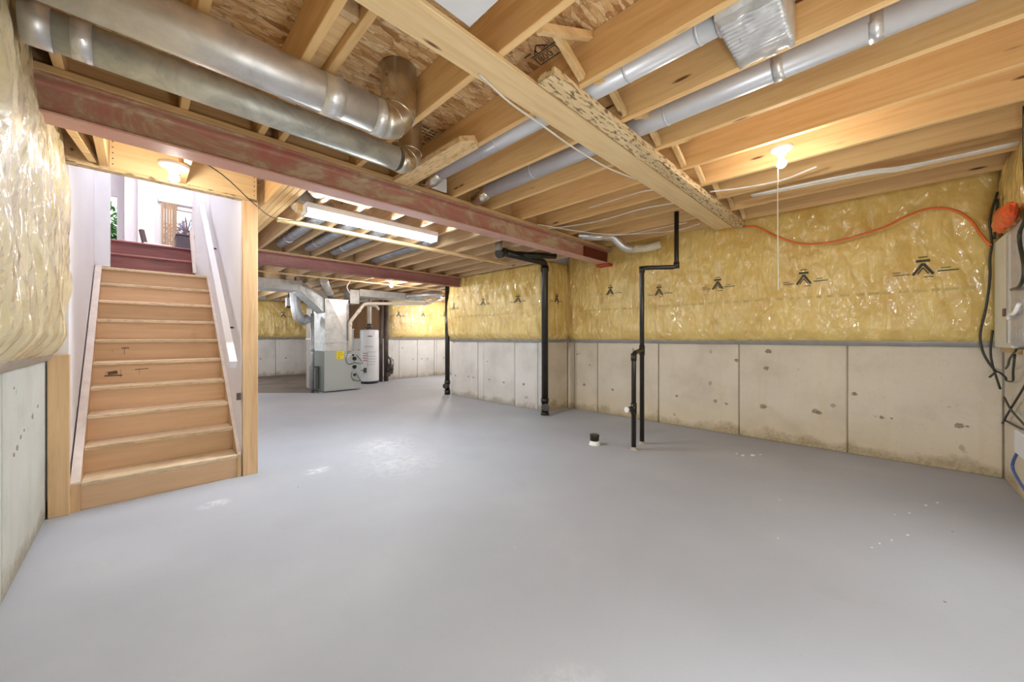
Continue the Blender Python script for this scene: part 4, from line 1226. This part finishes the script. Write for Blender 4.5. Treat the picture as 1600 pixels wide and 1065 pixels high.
# loose services left of the plenum
fh = empty('flex_duct_loop', (2.6, 9.0, 1.6), 'crinkled foil hose looping left of the furnace plenum', 'duct')
fp = smooth([(2.37, 8.98, 2.25), (2.37, 8.98, 2.0), (2.42, 9.02, 1.72), (2.55, 9.12, 1.58), (2.68, 9.2, 1.62)], 18)
MB().tube(fp, .1, 16, rr=[.085 + .016 * (i % 2) for i in range(len(fp))]).build('hose', M['foil'], fh)
MB().box(2.36, 2.38, 8.97, 8.99, 2.2, 2.56).build('hanger', M['valve'], fh)
dp = empty('return_duct', (2.94, 9.6, 0), 'grey return air drop behind the left side of the furnace', 'duct')
MB().box(2.84, 3.15, 9.42, 9.85, 0.0, 2.32, .004).build('drop', plain('dull_beige_metal', (158, 150, 138), .5, .2), dp)
MB().box(2.83, 3.16, 9.41, 9.86, 1.15, 1.18).build('drive_cleat', M['sheet'], dp)
cd = empty('conduit', (2.66, 8.98, .9), 'slim blue-grey pipe left of the plenum', 'pipe')
MB().cyl((2.66, 8.80, 0), (2.66, 8.80, 1.72), .035, 12).build('pipe', M['duct_grey'], cd)
MB().cyl((2.66, 8.80, .9), (2.66, 8.80, .96), .043, 12).build('coupling', M['duct_grey'], cd)
wbx = empty('junction_box', (2.4, 9.6, 1.9), 'small pale box hung under the trunk duct', 'box')
MB().box(2.44, 2.70, 9.9, 10.04, 1.94, 2.14, .006).build('body', M['white_metal'], wbx)
MB().box(2.43, 2.71, 9.895, 10.045, 1.90, 1.94, .006).build('base', M['valve'], wbx)
for x in (2.48, 2.64): MB().box(x, x + .02, 9.96, 9.98, 2.14, 2.56).build('hanger', M['valve'], wbx)
for i, (a, b, lab) in enumerate([((3.0, 7.62, 2.33), (3.15, 8.0, 2.15), 'loop of pale wire above the furnace plenum')]):
    MB().tube(smooth([a, (a[0] - .05, a[1] + .02, 2.22), (a[0] + .02, a[1] + .1, 2.13), b], 6), .012, 6).build('wire_loop', M['wire'], None, lab, 'wire')

# ------------------------------------------------------------------ electrics at the right edge
ep = empty('electrical_panel', (4.3, -0.68, 1.1), 'grey electrical panel with a beige side frame at the right edge', 'electrical panel')
MB().box(3.5, 4.42, -0.715, -0.64, 1.14, 1.98, .006).build('enclosure', M['panel_grey'], ep)
MB().box(4.42, 5.02, -0.715, -0.645, 1.12, 1.99, .008).build('side_frame', M['panel_beige'], ep, 'beige painted frame')
MB().box(4.50, 4.56, -0.646, -0.640, 1.16, 1.95).build('frame_groove', M['panel_grey'], ep)
MB().box(4.60, 4.68, -0.646, -0.638, 1.36, 1.42, .003).build('latch', M['valve'], ep)
for z in (1.22, 1.42, 1.62, 1.82):
    for x in (4.30, 4.12, 3.94):
        MB().lathe((x, -0.64, z), [(.05, 0), (.05, .0015), (.042, .0015), (.042, 0)], 20, (0, 1, 0)).build('knockout', M['panel_grey'], ep)
MB().box(4.20, 4.9, -0.72, -0.66, 1.085, 1.118).build('backing_board', M['plate'], None, 'strip of brown wood under the electrical panel', 'board')


def cable(name, pts, r, mat, label, cat='cable', k=5):
    MB().tube(smooth(pts, k), r, 8).build(name, mat, None, label, cat)


cable('extension_cord', [(4.98, 1.16, 2.49), (5.03, 1.10, 2.49), (5.03, 1.02, 2.46), (5.03, .84, 2.32), (5.03, .64, 2.21), (5.03, .43, 2.18), (5.03, .24, 2.2), (5.03, .01, 2.25), (5.03, -.16, 2.33), (5.03, -.30, 2.36), (5.03, -.43, 2.31), (5.02, -.52, 2.2), (5.0, -.57, 2.07), (4.98, -.62, 1.96)], .011, M['orange'], 'orange extension cord draped across the right wall insulation', 'cord')
cable('black_cable', [(5.0, -.66, 2.4), (5.0, -.63, 2.25), (5.0, -.62, 2.14), (5.0, -.63, 1.98), (5.0, -.62, 1.85), (5.0, -.62, 1.69), (5.0, -.60, 1.45), (5.0, -.57, 1.24), (5.0, -.58, 1.1), (5.0, -.61, 1.0), (5.0, -.65, .92)], .008, M['cable'], 'long black cable hanging down beside the electrical panel')
cable('black_cable', [(5.0, -.66, 2.34), (4.99, -.65, 2.16), (4.98, -.64, 2.01)], .008, M['cable'], 'short black cable entering the top of the panel')
cable('black_cable', [(5.04, -.64, 1.26), (5.05, -.63, 1.1), (5.05, -.64, .97), (5.05, -.68, .77)], .007, M['cable'], 'straight dark cable below the corner of the insulation')
cable('black_cable', [(4.18, -.63, 1.12), (4.44, -.64, 1.05), (4.64, -.66, .99), (4.93, -.69, .95)], .007, M['cable'], 'black cable curving left under the panel')
cable('black_cable', [(4.95, -.61, .87), (4.95, -.65, .92), (4.95, -.69, .88), (4.9, -.69, .855), (4.7, -.69, .87), (4.55, -.67, .95), (4.3, -.64, 1.08)], .007, M['cable'], 'pointed loop of black cable below the panel')
cable('black_cable', [(5.05, -.69, .49), (4.78, -.69, .64), (4.31, -.69, .89), (4.0, -.69, 1.1)], .007, M['cable'], 'black cable rising to the right near the floor corner')
cable('black_cable', [(4.91, -.68, .72), (4.68, -.68, .65), (4.31, -.68, .60), (3.9, -.68, .55)], .007, M['cable'], 'black cable falling to the right across the other one')
cable('black_cable', [(5.01, -.70, .52), (4.64, -.69, .54), (4.40, -.69, .55), (4.34, -.69, .55)], .008, M['cable'], 'lowest black cable on the concrete beside the white box')
cable('black_cable', [(3.78, -.6, 2.6), (3.84, -.61, 2.3), (3.80, -.61, 1.97), (3.98, -.61, 1.85), (3.86, -.61, 1.62), (3.96, -.61, 1.53), (4.25, -.62, 1.53)], .010, M['cable'], 'black cable lying over the face of the panel')
cable('blue_cable', [(4.0, -.66, .5), (4.18, -.66, .46), (4.39, -.66, .37), (4.5, -.66, .26), (4.35, -.66, .21), (4.1, -.66, .18)], .009, M['blue'], 'thin blue cable looping by the floor at the right edge')
cable('white_hook', [(4.05, -.62, 1.42), (4.12, -.61, 1.36), (4.28, -.615, 1.36), (4.34, -.62, 1.33)], .011, M['porcelain'], 'white hooked cable end on the panel face')
MB().box(3.7, 4.32, -.715, -.64, .40, .56, .006).build('outlet_box', M['white_metal'], None, 'white box on the concrete low at the right edge', 'box')
# crumpled orange-red bag on the panel
og = MB(); vs = []; fs = []; n1, n2 = 14, 10
for j in range(n2 + 1):
    for i in range(n1):
        th_ = math.pi * j / n2; ph = 2 * math.pi * i / n1
        p = Vector((math.sin(th_) * math.cos(ph) * .34, math.sin(th_) * math.sin(ph) * .045, math.cos(th_) * .075))
        k = 1 + .45 * mnoise.noise(p * 9 + Vector((2, 3, 4)))
        vs.append(Vector((4.36, -.60, 2.05)) + p * k)
for j in range(n2):
    for i in range(n1): fs.append((j * n1 + i, j * n1 + (i + 1) % n1, (j + 1) * n1 + (i + 1) % n1, (j + 1) * n1 + i))
og.add(vs, fs, False).build('orange_bag', M['orange_red'], None, 'crumpled orange-red plastic bundle on top of the panel', 'bag')

# ------------------------------------------------------------------ wires under the joists
for k, lab in enumerate(('upper strand of the white cable bundle under the right joists', 'middle strand of the white cable bundle under the right joists', 'lower strand of the white cable bundle under the right joists')):
    o_ = .022 * (k - 1)
    cable('white_wire', [(4.15 + o_, .9, 2.558), (4.2 + o_, .16, 2.553 - .004 * k), (4.28 + o_, -.07, 2.552 - .006 * k), (4.31 + o_, -.24, 2.552), (4.33 + o_, -.40, 2.556), (4.34 + o_, -.66, 2.558)], .010, M['wire'], lab, 'wire')
cable('white_wire', [(3.75, 1.15, 2.555), (3.84, .91, 2.55), (3.89, .63, 2.548), (3.80, .38, 2.556)], .008, M['wire'], 'white wire stapled under the joists below the pull-cord bulb', 'wire')
cable('white_wire', [(1.22, 1.46, 2.54), (1.48, 1.505, 2.535), (1.77, 1.512, 2.525), (2.15, 1.53, 2.52), (2.58, 1.53, 2.525), (2.98, 1.49, 2.54)], .006, M['wire'], 'thin white wire sagging along the wide pine board', 'wire')
cable('white_wire', [(3.34, 2.2, 2.562), (3.32, 1.92, 2.56), (3.29, 1.61, 2.553), (3.32, 1.50, 2.55)], .006, M['wire'], 'short thin wire under the joists left of the wide pine board', 'wire')
cable('white_wire', [(3.6, 3.0, 2.562), (3.70, 2.75, 2.56), (3.78, 2.34, 2.556), (3.74, 1.82, 2.556), (3.8, 1.5, 2.55)], .007, M['wire'], 'white wire along a joist bottom toward the beam', 'wire')
cable('white_wire', [(3.35, 2.92, 2.545), (3.85, 2.72, 2.53), (4.24, 2.41, 2.50), (4.7, 1.88, 2.53), (4.7, 1.55, 2.55)], .006, M['wire'], 'white wire crossing under the joists above the foil vent hose', 'wire')
cable('white_wire', [(4.3, 2.9, 2.56), (4.4, 2.6, 2.555), (4.44, 2.3, 2.525), (4.48, 1.62, 2.53)], .006, M['wire'], 'white wire running beside the tall black pipe top', 'wire')
cable('black_wire', [(0.15, 3.16, 2.405), (0.42, 3.40, 2.385), (0.72, 3.9, 2.36), (0.95, 4.2, 2.36), (1.3, 4.1, 2.38)], .004, M['cable'], 'thin dark wire from the beam past the stair post', 'wire')

# things of one kind share a group phrase
GROUPS = {'steel_beam': 'steel I-beams', 'sill_plate': 'wood plates on the steel beams', 'strapping_board': 'boards nailed under the joists', 'lumber_block': 'loose lumber offcuts',
          'stud_post': 'posts beside the stairs', 'round_duct': 'round metal ducts', 'joist_bay_duct': 'pale ducts in the joist bays', 'bulb_lamp': 'bare bulb lamps',
          'drain_stack': 'black drain stacks', 'trunk_duct': 'rectangular trunk ducts', 'black_cable': 'black cables by the electrical panel', 'white_wire': 'white wires under the joists'}
for o in list(scn.objects):
    k = o.name.split('.')[0]
    if o.parent is None and k in GROUPS and 'group' not in o:
        o['group'] = GROUPS[k]
